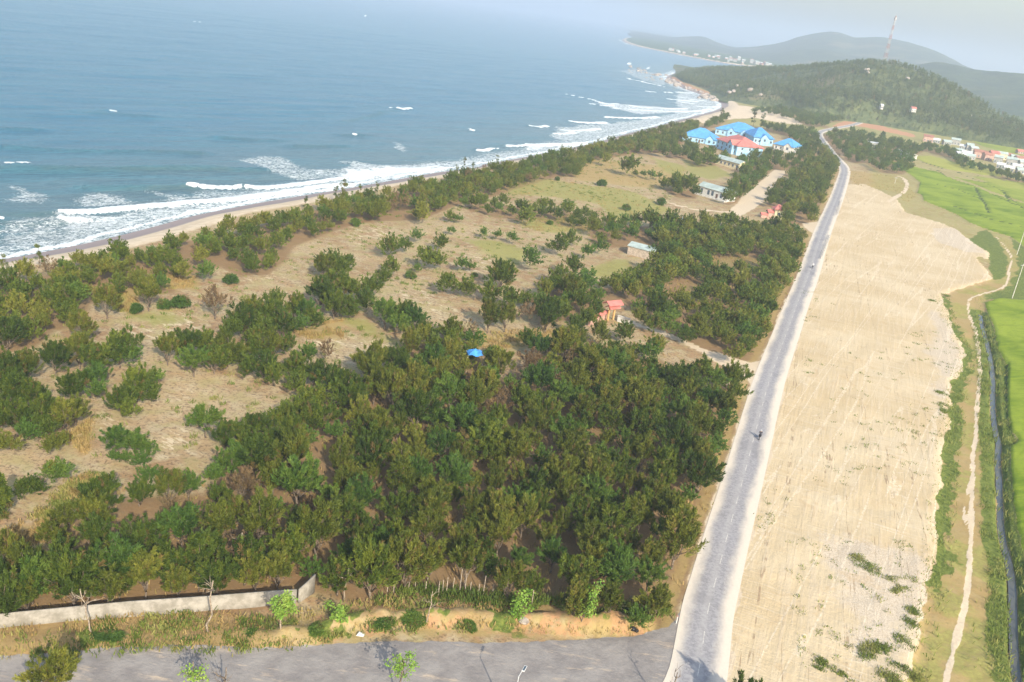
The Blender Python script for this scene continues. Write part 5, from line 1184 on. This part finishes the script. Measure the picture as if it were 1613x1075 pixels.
# town on the far shore
for k_ in range(46):
    u = vrnd.random(); px = 1042 + u*182 + vrnd.uniform(-3, 3); py = 79.5 + (px-1042)*.157 + vrnd.gauss(-1.2, 1.3)
    if 1085 < px < 1115 and vrnd.random() < .7: continue
    x, y = G(px, py, 0)
    if not (2000 < y < 3300) or coast_in(x, y) < 12: continue
    Lh = vrnd.uniform(5, 10)
    house('shore_house', 'tiny pale house in the hazy town across the bay', 'house', (x-Lh/2, y), (x+Lh/2, y+vrnd.uniform(-3, 3)), vrnd.uniform(6, 9), vrnd.choice([3, 3, 4, 6, 8]), 2, 'gable', vrnd.choice(['grey_wall','grey_wall','grey_wall','pink']), vrnd.choice(['white_roof','grey_roof','brown_roof','grey_roof']), (), None, .4, 'houses of the town across the bay')

# ------------------------------------------------------------------ boulders
def rock_mesh(seed):
    rng = np.random.RandomState(seed); import bmesh
    bm = bmesh.new(); bmesh.ops.create_icosphere(bm, subdivisions=3, radius=1.0)
    D = [rng.normal(size=3) for _ in range(9)]; D = [d/np.linalg.norm(d) for d in D]; H_ = [rng.uniform(.55, .9) for _ in D]
    for v in bm.verts:
        p = np.array(v.co)
        for d, h in zip(D, H_):
            s = p@d
            if s > h: p = p - d*(s-h)*.85
        p = p*(1 + .06*(fbm(np.array([p[0]*3+seed]), np.array([p[1]*3+p[2]*2]), 1, 3)[0]-.5)*2); v.co = p*np.array([1, .85, .7])
    me = bpy.data.meshes.new('boulder'); bm.to_mesh(me); bm.free(); me.materials.append(M['rock']); return me
M['rock'] = plain('pink_granite', (.42,.36,.31), .25, 1.2, .9)
rocks = [rock_mesh(s) for s in range(5)]
def boulder(x, y, z, s, label, group):
    o = bpy.data.objects.new('boulder', vrnd.choice(rocks)); COL.objects.link(o); o.location = (x, y, z); o.rotation_euler = (vrnd.uniform(-.3, .3), vrnd.uniform(-.3, .3), vrnd.uniform(0, 6)); o.scale = (s*vrnd.uniform(.8, 1.4), s*vrnd.uniform(.8, 1.2), s*vrnd.uniform(.7, 1.1))
    tag(o, label, 'boulder', group)
shore = resample(GP([(1133,163),(1110,152),(1088,144),(1073,140),(1062,133),(1050,127)], SEA), 1)
for k_ in range(72):
    p = shore[min(len(shore)-1, int(vrnd.random()**.8*len(shore)))]; boulder(p[0]+vrnd.gauss(4, 7), p[1]+vrnd.gauss(0, 8), -2.6+vrnd.random()*.8, vrnd.uniform(1.2, 4.2), 'pinkish granite boulder heaped along the foot of the headland', 'boulders along the headland shore')
for k_ in range(34):
    px = vrnd.uniform(990, 1056); x, y = G(px, 106 + (px-985)*.30 + vrnd.gauss(0, 3.5), SEA); boulder(x, y, -3.2, vrnd.uniform(1.5, 4.2), 'wave-washed reef rock in the white water off the point', 'reef rocks off the point')
for px, py, s in ((1147,150,3.2),(1155,147,2.4),(1181,146,3.2),(1197,153,2.4),(1160,140,2.6),(1363,113,3.4),(1366,116,2.4),(1429,127,3.0),(1526,187,2.2)):
    x, y, zz = at_hill(px, py); boulder(x, y-3, zz+1.5+s*.5, s, 'pale granite boulder showing through the trees of the hillside', 'boulders on the hillside')

# ------------------------------------------------------------------ lattice mast on the hilltop
bx, by, bz = AT(1393, 97, 1130); tx, ty, tz = AT(1408, 25, 1130); Hm = tz-bz+1
r = empty('lattice_mast', (bx, by, bz-1), .3, label='tall red and white lattice mast on the hilltop', cat='mast')
ns = 10
for s in range(ns):
    m = MB(); z0, z1 = Hm*s/ns, Hm*(s+1)/ns; w0, w1 = 1.7-1.2*s/ns, 1.7-1.2*(s+1)/ns
    c0 = [(sx*w0, sy*w0, z0) for sx, sy in ((-1,-1),(1,-1),(1,1),(-1,1))]; c1 = [(sx*w1, sy*w1, z1) for sx, sy in ((-1,-1),(1,-1),(1,1),(-1,1))]
    for i in range(4):
        m.tube([c0[i], c1[i]], .10, 5); m.tube([c0[i], c1[(i+1) % 4]], .06, 4); m.tube([c0[(i+1) % 4], c1[i]], .06, 4); m.tube([c1[i], c1[(i+1) % 4]], .10, 4)
    m.build('section', M['mast_red' if s % 2 else 'mast_white'], r)
m = MB()
for a_ in (0, 2.1, 4.2): m.box(math.cos(a_)*1.1-.35, math.sin(a_)*1.1-.35, Hm-4.5, math.cos(a_)*1.1+.35, math.sin(a_)*1.1+.35, Hm-1.5)
m.tube([(0,0,Hm-.5),(0,0,Hm+3)], .12, 5); m.build('antenna', M['steel'], r)

# ------------------------------------------------------------------ wall, fence posts, roadside trees
def wall_run(name, label, P, h, th, mat):
    P = resample(np.array(P), 1.2); tg = np.gradient(P, axis=0); tg /= np.linalg.norm(tg, axis=1)[:, None]; nn_ = np.stack([-tg[:, 1], tg[:, 0]], 1)*th/2
    n = len(P); hh = np.broadcast_to(np.asarray(h, float), (n,)) if not hasattr(h, '__len__') else np.interp(np.linspace(0, 1, n), np.linspace(0, 1, len(h)), h)
    V = np.vstack([np.c_[P-nn_, np.full(n, -.3)], np.c_[P-nn_, hh], np.c_[P+nn_, hh], np.c_[P+nn_, np.full(n, -.3)]])
    k = np.arange(n-1); Fc = [np.stack([k+a*n, k+1+a*n, k+1+b*n, k+b*n], 1) for a, b in ((0,1),(1,2),(2,3))]
    e = [np.array([[0, n, 2*n, 3*n], [n-1, 4*n-1, 3*n-1, 2*n-1]])]
    o = mesh_np(name, V, Fc+e, mat); tag(o, label, 'wall'); return o
t = NT('stained_render'); n1 = t.noise(.8, 6, rough=.7); n2 = t.noise(2.5, 5, t.map(scale=(1,1,.25)), rough=.7)
c = t.mix(t.step(.35,.65,n1), (.20,.18,.145), (.33,.30,.255)); c = t.mix(t.math('MULTIPLY', t.step(.55,.7,n2), .45), c, (.19,.165,.14)); M['oldwall'] = t.col(c)
wb = GP(wall_base)
WALLH = 1.75
wall_run('boundary_wall', 'long stained white wall beside the side road at lower left', wb, WALLH, .22, M['oldwall'])
c1 = G(*q(7,(1392,700))[0]); c2 = G(*q(7,(1475,650))[0])
wall_run('wing_wall', 'sloping end piece of the white wall running back into the trees', [(c1[0]+.25, c1[1]+.05), c2], [1.75, 2.0, 2.4], .22, M['oldwall'])
fp = [(310,625,35),(340,625,30),(390,640,30),(450,655,42),(470,640,35),(488,645,48),(517,635,40),(550,640,75),(575,640,60),(600,640,28),(640,645,25),(660,655,62),(705,650,28),(890,700,45),(240,640,25),(210,640,22)]
for k_, (x, y, h) in enumerate(sorted(fp)):
    p = q(8, (x, y))[0]; o = MB(); hh = h*.038; lx = vrnd.uniform(-.06, .06); o.tube([(0,0,-.3),(lx*.5,0,hh*.5),(lx,.03,hh)], [.055,.05,.045], 6); ob = o.build('fence_post', M['wood']); ob.location = (*G(p[0], p[1], .7), .7)
    tag(ob, f"{'tall ' if h > 55 else ('short ' if h < 31 else '')}wooden fence post below the trees, {ORD[k_] if k_ < 12 else ''}{'from the left of its row' if 0 < k_ < 12 else ('leftmost of its row' if k_ == 0 else 'near the right end of its row, place %s' % ('thirteen','fourteen','fifteen','sixteen')[k_-12])}".replace('second from','second from'), 'fence post', 'wooden fence posts')
def bare_tree(name, label, px, py, H, lean, seed, mat, tufts_=0, leaf='leaf_young', r0=.13, nb=6, top=.55):
    rng = np.random.RandomState(seed); x, y = G(px, py, .3)
    r = empty(name, (x, y, .2), 0, label=label, cat='tree'); m = MB()
    pts = limb(m, (0,0,-.4), (lean[0], lean[1], H*.92), r0, r0*.5, rng, 6, .10); C = []
    for k in range(nb):
        p = pts[int(6*rng.uniform(top, 1))]; a = rng.rand()*6.28; L = rng.uniform(.5, 1.1)
        e = p + np.array([math.cos(a)*L, math.sin(a)*L, rng.uniform(.1, .7)]); b = limb(m, p, e, r0*.42, .02, rng, 3, .25)
        for _ in range(2): e2 = e + rng.normal(size=3)*.35 + np.array([0,0,.2]); limb(m, b[2], e2, .022, .010, rng, 2, .2); C.append(e2)
        C.append(e)
    m.build('trunk', mat, r, True)
    if tufts_:
        C = np.array(C); V, Fc, k = leafquads(tufts_, C, np.full(len(C), .42), .26, .15, rng, .3)
        o = mesh_np('crown', V, [Fc], M[leaf], False, {'tint': np.clip(rng.rand(len(C))[k]*.8+.1, 0, 1), 'dead': np.zeros(len(V))}); o.parent = r
    return r
bare_tree('bare_tree', 'leaning bare tree with twisted branches by the wall at lower left', *q(7,(440,842))[0], 5.2, (-1.5, .5), 3, M['palebark'], 0, r0=.095, nb=10)
bare_tree('pollarded_tree', 'pollarded bare tree with forked top standing straight before the wall', *q(7,(978,830))[0], 6.6, (.3, .3), 8, M['palebark'], 0, r0=.125, nb=8, top=.85)
bare_tree('young_tree', 'bright green young roadside tree in front of the wall end', *q(7,(1322,840))[0], 4.6, (-.2, .1), 5, M['palebark'], 1500, r0=.12, nb=12, top=.6)
bare_tree('dead_tree', 'bare pale dead tree with side stubs at the end of the wall', *q(8,(5,680))[0], 4.4, (.25, .1), 9, M['palebark'], 0, r0=.11, nb=6)
bare_tree('sapling', 'small yellow-green sapling just right of the wing wall', *q(7,(1570,800))[0], 2.4, (.1, 0), 12, M['bark'], 500, r0=.06, nb=8, top=.3)
bare_tree('sapling', 'yellow-green sapling in front of the cut sand bank', *q(8,(838,770))[0], 3.6, (.1, .1), 14, M['bark'], 800, r0=.06, nb=11, top=.25)
bare_tree('sapling', 'slender green sapling near the right end of the bank', *q(8,(1115,800))[0], 4.6, (.9, .3), 15, M['bark'], 800, r0=.07, nb=11, top=.4)
bare_tree('dead_tree', 'bare dead trunk standing in the clearing by the green patch', *q(7,(540,218))[0], 4.2, (.3, .2), 17, M['bark'], 0, r0=.14, nb=3)
bare_tree('dead_tree', 'dead brown tree with withered leaves in the wood behind the wall', *q(7,(1140,555))[0], 5.5, (-.3, .3), 19, M['palebark'], 420, 'leaf_brown', r0=.16, nb=10)
bare_tree('dead_tree', 'thin pale bare tree rising beside the pale fence posts', *q(8,(395,800))[0], 4.6, (.2, .2), 21, M['palebark'], 0, r0=.09, nb=3)
# trees on the near verge: only their tops and shadows reach the picture
for (px, py), H, nm, lb, nl, lf in (((296,1018),4.4,'sapling','slim sapling with a yellow-green top at the bottom edge, left of centre',260,'leaf_young'), ((598,1014),4.8,'sapling','yellow-leaved sapling on the near edge of the side road',500,'leaf_young'), ((985,1030),5.4,'bare_tree','bare tree on the near verge by the road junction',0,'leaf_young'), ((345,1030),3.8,'bare_tree','thin bare tree on the near verge',0,'leaf_young')):
    tip = np.array(G(px, py)); base = tip - np.array([-math.sin(SUN_AZ), -math.cos(SUN_AZ)])*H/math.tan(SUN_EL)
    bp = PROJ(base[0], base[1], .3); bare_tree(nm, lb, bp[0], bp[1], H, (.1, .1), int(px), M['bark'], nl, lf, r0=.10, nb=8, top=.5)
tp = G(84, 1046, 4.0); plant('olive', 1, (tp[0], tp[1], 0), .78, 1.0, 'casuarina_tree', 'olive feathery tree rising over the side road at the lower left corner', 'tree', 'casuarina trees on the sandy land')
tip = np.array(G(1082, 1030)); base = tip - np.array([-math.sin(SUN_AZ), -math.cos(SUN_AZ)])*6.4/math.tan(SUN_EL)
plant('dark', 2, (base[0], base[1], 0), .8, 2.0, 'casuarina_tree', 'dark bushy tree below the picture that shades the road junction', 'tree', 'casuarina trees on the sandy land')
# street lamp
lp = np.array(G(826, 1052, 6.0))
r = empty('street_lamp', (lp[0]-.5, lp[1]-.9, 0), 0, label='slim street lamp with a solar head over the side road', cat='street lamp')
m = MB(); m.tube([(0,0,-.2),(0,0,3.0),(.05,.1,5.6)], [.08,.07,.05], 8); m.build('pole', M['steel'], r)
m = MB(); m.tube([(.05,.1,5.55),(.35,.6,5.92)], .035, 6); m.build('arm', M['steel'], r)
m = MB(); m.add([(.26,.50,5.86),(.52,.38,5.92),(.76,.98,6.08),(.50,1.10,6.02),(.26,.50,5.95),(.52,.38,6.01),(.76,.98,6.17),(.50,1.10,6.11)], [(0,3,2,1),(4,5,6,7),(0,1,5,4),(1,2,6,5),(2,3,7,6),(3,0,4,7)]); h_ = m.build('lamp_head', M['frame'], r)
m = MB(); m.add([(.30,.53,5.966),(.50,.44,6.013),(.71,.95,6.155),(.51,1.04,6.108)], [(0,1,2,3)]); m.build('solar_panel', M['glass'], h_)

# ------------------------------------------------------------------ seaside trees that poke above the belt
sp = [(4,30,165,110,'leaning spindly tree at the far left end of the beach'),(4,185,112,90,'spindly wind-bent tree above the beach at far left'),(1,1435,945,55,'short spindly tree above the shrub belt, before the long breaker'),(1,1575,895,70,'spindly pair-topped tree where the beach narrows'),(2,10,880,90,'tall bare tree above the surf, darkest on the shore'),(2,577,755,40,'thin tree with a single dark tuft against the surf'),(2,370,842,45,'thin leafless tree in front of the white surf'),(2,165,872,45,'thin bare tree low against the foam'),(2,85,885,40,'second thin bare tree low against the foam'),(2,540,790,38,'small thin tree just left of the tufted one'),(2,1035,692,40,'spindly tree above the upper belt'),(2,970,715,34,'short spindly tree in the upper belt'),(2,728,748,34,'thin twig-like tree beside the swash'),(2,610,778,34,'thin twig-like tree right of the tufted one'),(2,1200,662,34,'small spindly tree before the far breakers')]
for n_, x, y, h, lb in sp:
    p = q(n_, (x, y))[0]; hpx = h/2.985; xx, yy = G(p[0], p[1], 5.0); d = math.sqrt(xx*xx+yy*yy+3600); s = min(1.15, max(.6, hpx/F*d/8.0*1.25))
    xx, yy = G(p[0], p[1], 5.0*s); plant('spindly', int(x), (xx, yy, -.2), s, x*.1, 'spindly_tree', lb, 'tree', 'spindly trees along the shore')
for px, py, s, lb in ((1189,186,1.7,'tall bare tree behind the hotel, before the pale dune'),(1200,189,1.6,'tall dark tree right of the bare one behind the hotel'),(1138,180,1.25,'lone tall tree by the beach left of the hotel')):
    x, y = G(px, py, 4*s); plant('spindly', int(px), (x, y, 0), s, px, 'spindly_tree', lb, 'tree', 'tall trees behind the hotel')

# ------------------------------------------------------------------ poles, rails and small things
def pole(px, py, tx_, ty_, lb, r0=.14, arm=False):
    x, y = G(px, py, -.5); zt = AT(tx_, ty_, y)[2]
    r = empty('utility_pole', (x, y, -.6), 0, label=lb, cat='pole', group='utility poles'); H = zt+.6
    m = MB(); m.tube([(0,0,-.3),(0,0,H)], [r0, r0*.65], 8); m.build('shaft', M['concrete'], r)
    m = MB(); m.box(-.7, -.05, H-.55, .7, .05, H-.43); m.build('crossarm', M['steel'], r)
pole(1594, 471, 1612, 416, 'nearer white utility pole beside the dirt path bend'); pole(1601.5, 402, 1616, 355, 'white utility pole farther up beside the rice field')
pole(1475, 200, 1477.5, 191, 'small pale pole at the foot of the hill'); pole(1569, 224, 1571.5, 214, 'pale pole in the field before the village'); pole(1409, 291, 1411.5, 279, 'short pale pole on the slope by the footpath')
def rail(pts, lb, n):
    P = GP(pts); L = float(np.linalg.norm(P[-1]-P[0])); r = empty('guard_rail', (*P[0], .05), math.atan2(*(P[-1]-P[0])[::-1]), label=lb, cat='guard rail')
    for i in range(n): m = MB(); x = L*i/(n-1); m.box(x-.12, -.12, -.2, x+.12, .12, 1.0); m.build('post', M['concrete'], r)
    for z_ in (.45, .85): m = MB(); m.box(0, -.06, z_, L, .05, z_+.10); m.build('beam', M['grey_wall'], r)
rail([(1294,409),(1308,372)], 'grey bridge railing on the sand side of the road', 12); rail([(1320,339),(1325,318)], 'short railing farther up the road before the bend', 7)
r = empty('marker_post', (*G(1065, 982), 0), .2, label='white marker post at the road junction', cat='marker post'); m = MB(); m.tube([(0,0,-.2),(0,0,.95)], [.075,.065], 8); m.build('shaft', M['white_wall'], r); m = MB(); m.tube([(0,0,.955),(0,0,1.1)], [.08,.05], 8); m.build('cap', M['mast_red'], r)
m = MB(); rg = np.random.RandomState(2)
for (cx, cy_, cz, s) in ((0,0,.25,.36),(.35,-.2,.22,.28),(-.25,.2,.2,.25)):
    for j in range(1): 
        pts = [(cx+math.cos(a)*0, cy_, 0) for a in (0,)]
    n1, n2 = 10, 8; V = [(cx+s*math.cos(2*math.pi*i/n1)*math.sin(math.pi*(k+.02)/(n2-.96))*rg.uniform(.85,1.1), cy_+s*math.sin(2*math.pi*i/n1)*math.sin(math.pi*(k+.02)/(n2-.96))*rg.uniform(.85,1.1), cz*.9+s*.75*math.cos(math.pi*(k+.02)/(n2-.96))) for k in range(n2) for i in range(n1)]
    m.add(V, [(k*n1+i, k*n1+(i+1) % n1, (k+1)*n1+(i+1) % n1, (k+1)*n1+i) for k in range(n2-1) for i in range(n1)])
o = m.build('rubbish_bag', M['black'], None, True); o.location = (*G(997, 994), .05); tag(o, 'black rubbish bag dumped on the verge near the junction', 'bag')
o = bpy.data.objects.new('stone', rocks[1]); COL.objects.link(o); o.location = (*G(826, 979, .3), .35); o.scale = (.75, .6, .55); tag(o, 'rounded pale stone on the sand bank', 'stone')
m = MB(); m.add([(-.4,-.2,0),(.4,-.25,.02),(.5,.2,.05),(-.3,.3,0),(-.2,-.1,.28),(.25,-.08,.33),(.2,.15,.24),(-.15,.18,.3)], [(0,1,5,4),(1,2,6,5),(2,3,7,6),(3,0,4,7),(4,5,6,7)]); o = m.build('plastic_sack', M['white_wall'], None); o.location = (*G(567, 1001), .02); tag(o, 'crumpled white plastic sack at the road edge', 'sack')

# ------------------------------------------------------------------ motorbikes and their riders
M['skin'] = plain('skin', (.42,.27,.19), .1, 6); M['shirt'] = plain('dark_jacket', (.05,.05,.065), .2, 5); M['shirt_pale'] = plain('pale_shirt', (.60,.60,.62), .1, 5); M['trousers'] = plain('dark_trousers', (.035,.04,.055), .2, 5); M['helmet'] = plain('helmet', (.55,.56,.60), .1, 5, .35); M['bikepaint'] = plain('bike_paint', (.06,.06,.075), .2, 5, .35); M['tyre'] = plain('rubber', (.02,.02,.02), .2, 6)
def torus(mb, c, R_, r_, n=20, k=8):
    V = [(c[0]+(R_+r_*math.cos(b))*math.cos(a), c[1]+r_*math.sin(b), c[2]+(R_+r_*math.cos(b))*math.sin(a)) for a in (2*math.pi*i/n for i in range(n)) for b in (2*math.pi*j/k for j in range(k))]
    mb.add(V, [(i*k+j, i*k+(j+1) % k, ((i+1) % n)*k+(j+1) % k, ((i+1) % n)*k+j) for i in range(n) for j in range(k)])
def motorbike(px, py, lb, plb, shirt, shirtname):
    x, y = G(px, py); j = int(np.argmin(((road_w-np.array([x, y]))**2).sum(1))); d = road_w[j+2]-road_w[j-2]; rz = math.atan2(d[1], d[0])
    r = empty('motorbike', (x, y, .085), rz, label=lb, cat='motorbike')
    for wx in (-.62, .62):
        m = MB(); torus(m, (wx, 0, .29), .25, .045); wh = m.build('wheel', M['tyre'], r, True); m = MB(); m.tube([(wx,-.05,.29),(wx,.05,.29)], .06, 8)
        for a in range(6): m.tube([(wx,0,.29),(wx+.23*math.cos(a*1.047),0,.29+.23*math.sin(a*1.047))], .012, 4)
        m.build('rim', M['steel'], wh)
    def loft_x(sec, nm, mat):
        m = MB(); n = 10; V = [(sx, w_*math.cos(2*math.pi*k/n), zc_+h_*math.sin(2*math.pi*k/n)) for sx, zc_, w_, h_ in sec for k in range(n)]
        m.add(V, [(i*n+k, i*n+(k+1) % n, (i+1)*n+(k+1) % n, (i+1)*n+k) for i in range(len(sec)-1) for k in range(n)] + [tuple(range(n))[::-1], tuple(range((len(sec)-1)*n, len(sec)*n))]); return m.build(nm, mat, r, True)
    loft_x([(-.85,.70,.03,.03),(-.6,.66,.11,.08),(-.2,.55,.12,.13),(.05,.42,.10,.12),(.25,.48,.09,.14),(.45,.66,.07,.16),(.52,.80,.05,.12)], 'body', M['bikepaint'])
    loft_x([(-.75,.76,.06,.03),(-.6,.775,.13,.05),(-.1,.745,.12,.05),(.12,.70,.07,.04)], 'seat', M['black'])
    loft_x([(.40,.33,.06,.03),(.62,.56,.07,.035),(.84,.42,.05,.03)], 'mudguard', M['bikepaint'])
    m = MB(); m.tube([(.62,-.07,.29),(.48,-.07,.86)], .025, 6); m.tube([(.62,.07,.29),(.48,.07,.86)], .025, 6); m.build('fork', M['steel'], r)
    m = MB(); m.tube([(.30,-.34,.98),(.43,-.16,1.0),(.46,0,.97),(.43,.16,1.0),(.30,.34,.98)], .018, 6); m.build('handlebar', M['black'], r)
    m = MB(); m.tube([(.52,0,.88),(.60,0,.87)], [.09,.075], 10); m.build('headlight', M['frame'], r)
    m = MB(); m.tube([(-.86,-.13,.34),(-.45,-.14,.29),(-.05,-.12,.24)], [.05,.045,.025], 8); m.build('exhaust', M['steel'], r)
    # the rider: one skinned body, hands on the grips, feet on the pegs
    J = {'pel':(-.22,0,.88,.145),'bel':(-.20,0,1.05,.145),'che':(-.13,0,1.24,.165),'nec':(-.07,0,1.43,.065),'hea':(-.03,0,1.54,.10),'top':(-.02,0,1.66,.085)}
    E_ = [('pel','bel'),('bel','che'),('che','nec'),('nec','hea'),('hea','top')]
    for s, t_ in ((1,'l'),(-1,'r')):
        J.update({'sh'+t_:(-.10,.19*s,1.36,.075),'el'+t_:(.08,.30*s,1.13,.052),'wr'+t_:(.27,.31*s,1.02,.035),'ha'+t_:(.33,.30*s,1.0,.038),'hi'+t_:(-.20,.11*s,.85,.10),'kn'+t_:(.20,.17*s,.80,.072),'an'+t_:(.02,.17*s,.36,.046),'to'+t_:(.18,.18*s,.31,.042)})
        E_ += [('che','sh'+t_),('sh'+t_,'el'+t_),('el'+t_,'wr'+t_),('wr'+t_,'ha'+t_),('pel','hi'+t_),('hi'+t_,'kn'+t_),('kn'+t_,'an'+t_),('an'+t_,'to'+t_)]
        for f_ in range(4): J[f'f{f_}'+t_] = (.37,(.27+.022*f_)*s,1.005,.010); J[f'g{f_}'+t_] = (.375,(.27+.022*f_)*s,.965,.009); E_ += [('ha'+t_,f'f{f_}'+t_),(f'f{f_}'+t_,f'g{f_}'+t_)]
        J['th'+t_] = (.33,.25*s,.975,.011); E_.append(('ha'+t_,'th'+t_))
    ks = list(J); me = bpy.data.meshes.new('person'); me.from_pydata([J[k][:3] for k in ks], [(ks.index(a), ks.index(b)) for a, b in E_], [])
    o = bpy.data.objects.new('person', me); COL.objects.link(o)
    sk = o.modifiers.new('skin', 'SKIN'); su = o.modifiers.new('sub', 'SUBSURF'); su.levels = su.render_levels = 1
    for k, v in zip(ks, me.skin_vertices[0].data): v.radius = (J[k][3], J[k][3]); v.use_root = (k == 'pel')
    dg = bpy.context.evaluated_depsgraph_get(); dg.update(); m2 = bpy.data.meshes.new_from_object(o.evaluated_get(dg)); o.modifiers.clear(); o.data = m2
    m2.materials.clear()
    for mm in (M['skin'], shirt, M['trousers']): m2.materials.append(mm)
    for p in m2.polygons:
        c = p.center; sleeve = c.x > .24 and c.z > .92
        p.material_index = 0 if (c.z > 1.42 or sleeve) else (1 if c.z > .95 and not (c.x > 0 and c.z < .97) else 2); p.use_smooth = True
    o.location = (x, y, .085); o.rotation_euler = (0, 0, rz); tag(o, plb, 'person')
    def dome(c, rx, ry, rz_, nm, mat, zmin=-.35):
        m = MB(); n1, n2 = 14, 8; V = []
        for k in range(n2):
            ph = math.pi/2 - (math.pi/2 + .45)*k/(n2-1)
            for i in range(n1): a = 2*math.pi*i/n1; V.append((c[0]+rx*math.cos(ph)*math.cos(a), c[1]+ry*math.cos(ph)*math.sin(a), c[2]+rz_*math.sin(ph)))
        m.add(V, [(k*n1+i, (k+1)*n1+i, (k+1)*n1+(i+1) % n1, k*n1+(i+1) % n1) for k in range(n2-1) for i in range(n1)]); return m.build(nm, mat, o, True)
    dome((-.03,0,1.62), .145, .13, .14, 'helmet', M['helmet'])
    m = MB(); m.box(.055,-.012,1.53,.085,.012,1.565); m.build('nose', M['skin'], o)
motorbike(1196, 692, 'dark motorbike riding up the middle of the grey road', 'rider in dark clothes and pale helmet on the nearer motorbike', M['shirt'], 'dark')
motorbike(1279.5, 423, 'motorbike far up the road before the bridge railing', 'rider in pale shirt on the farther motorbike', M['shirt_pale'], 'pale')
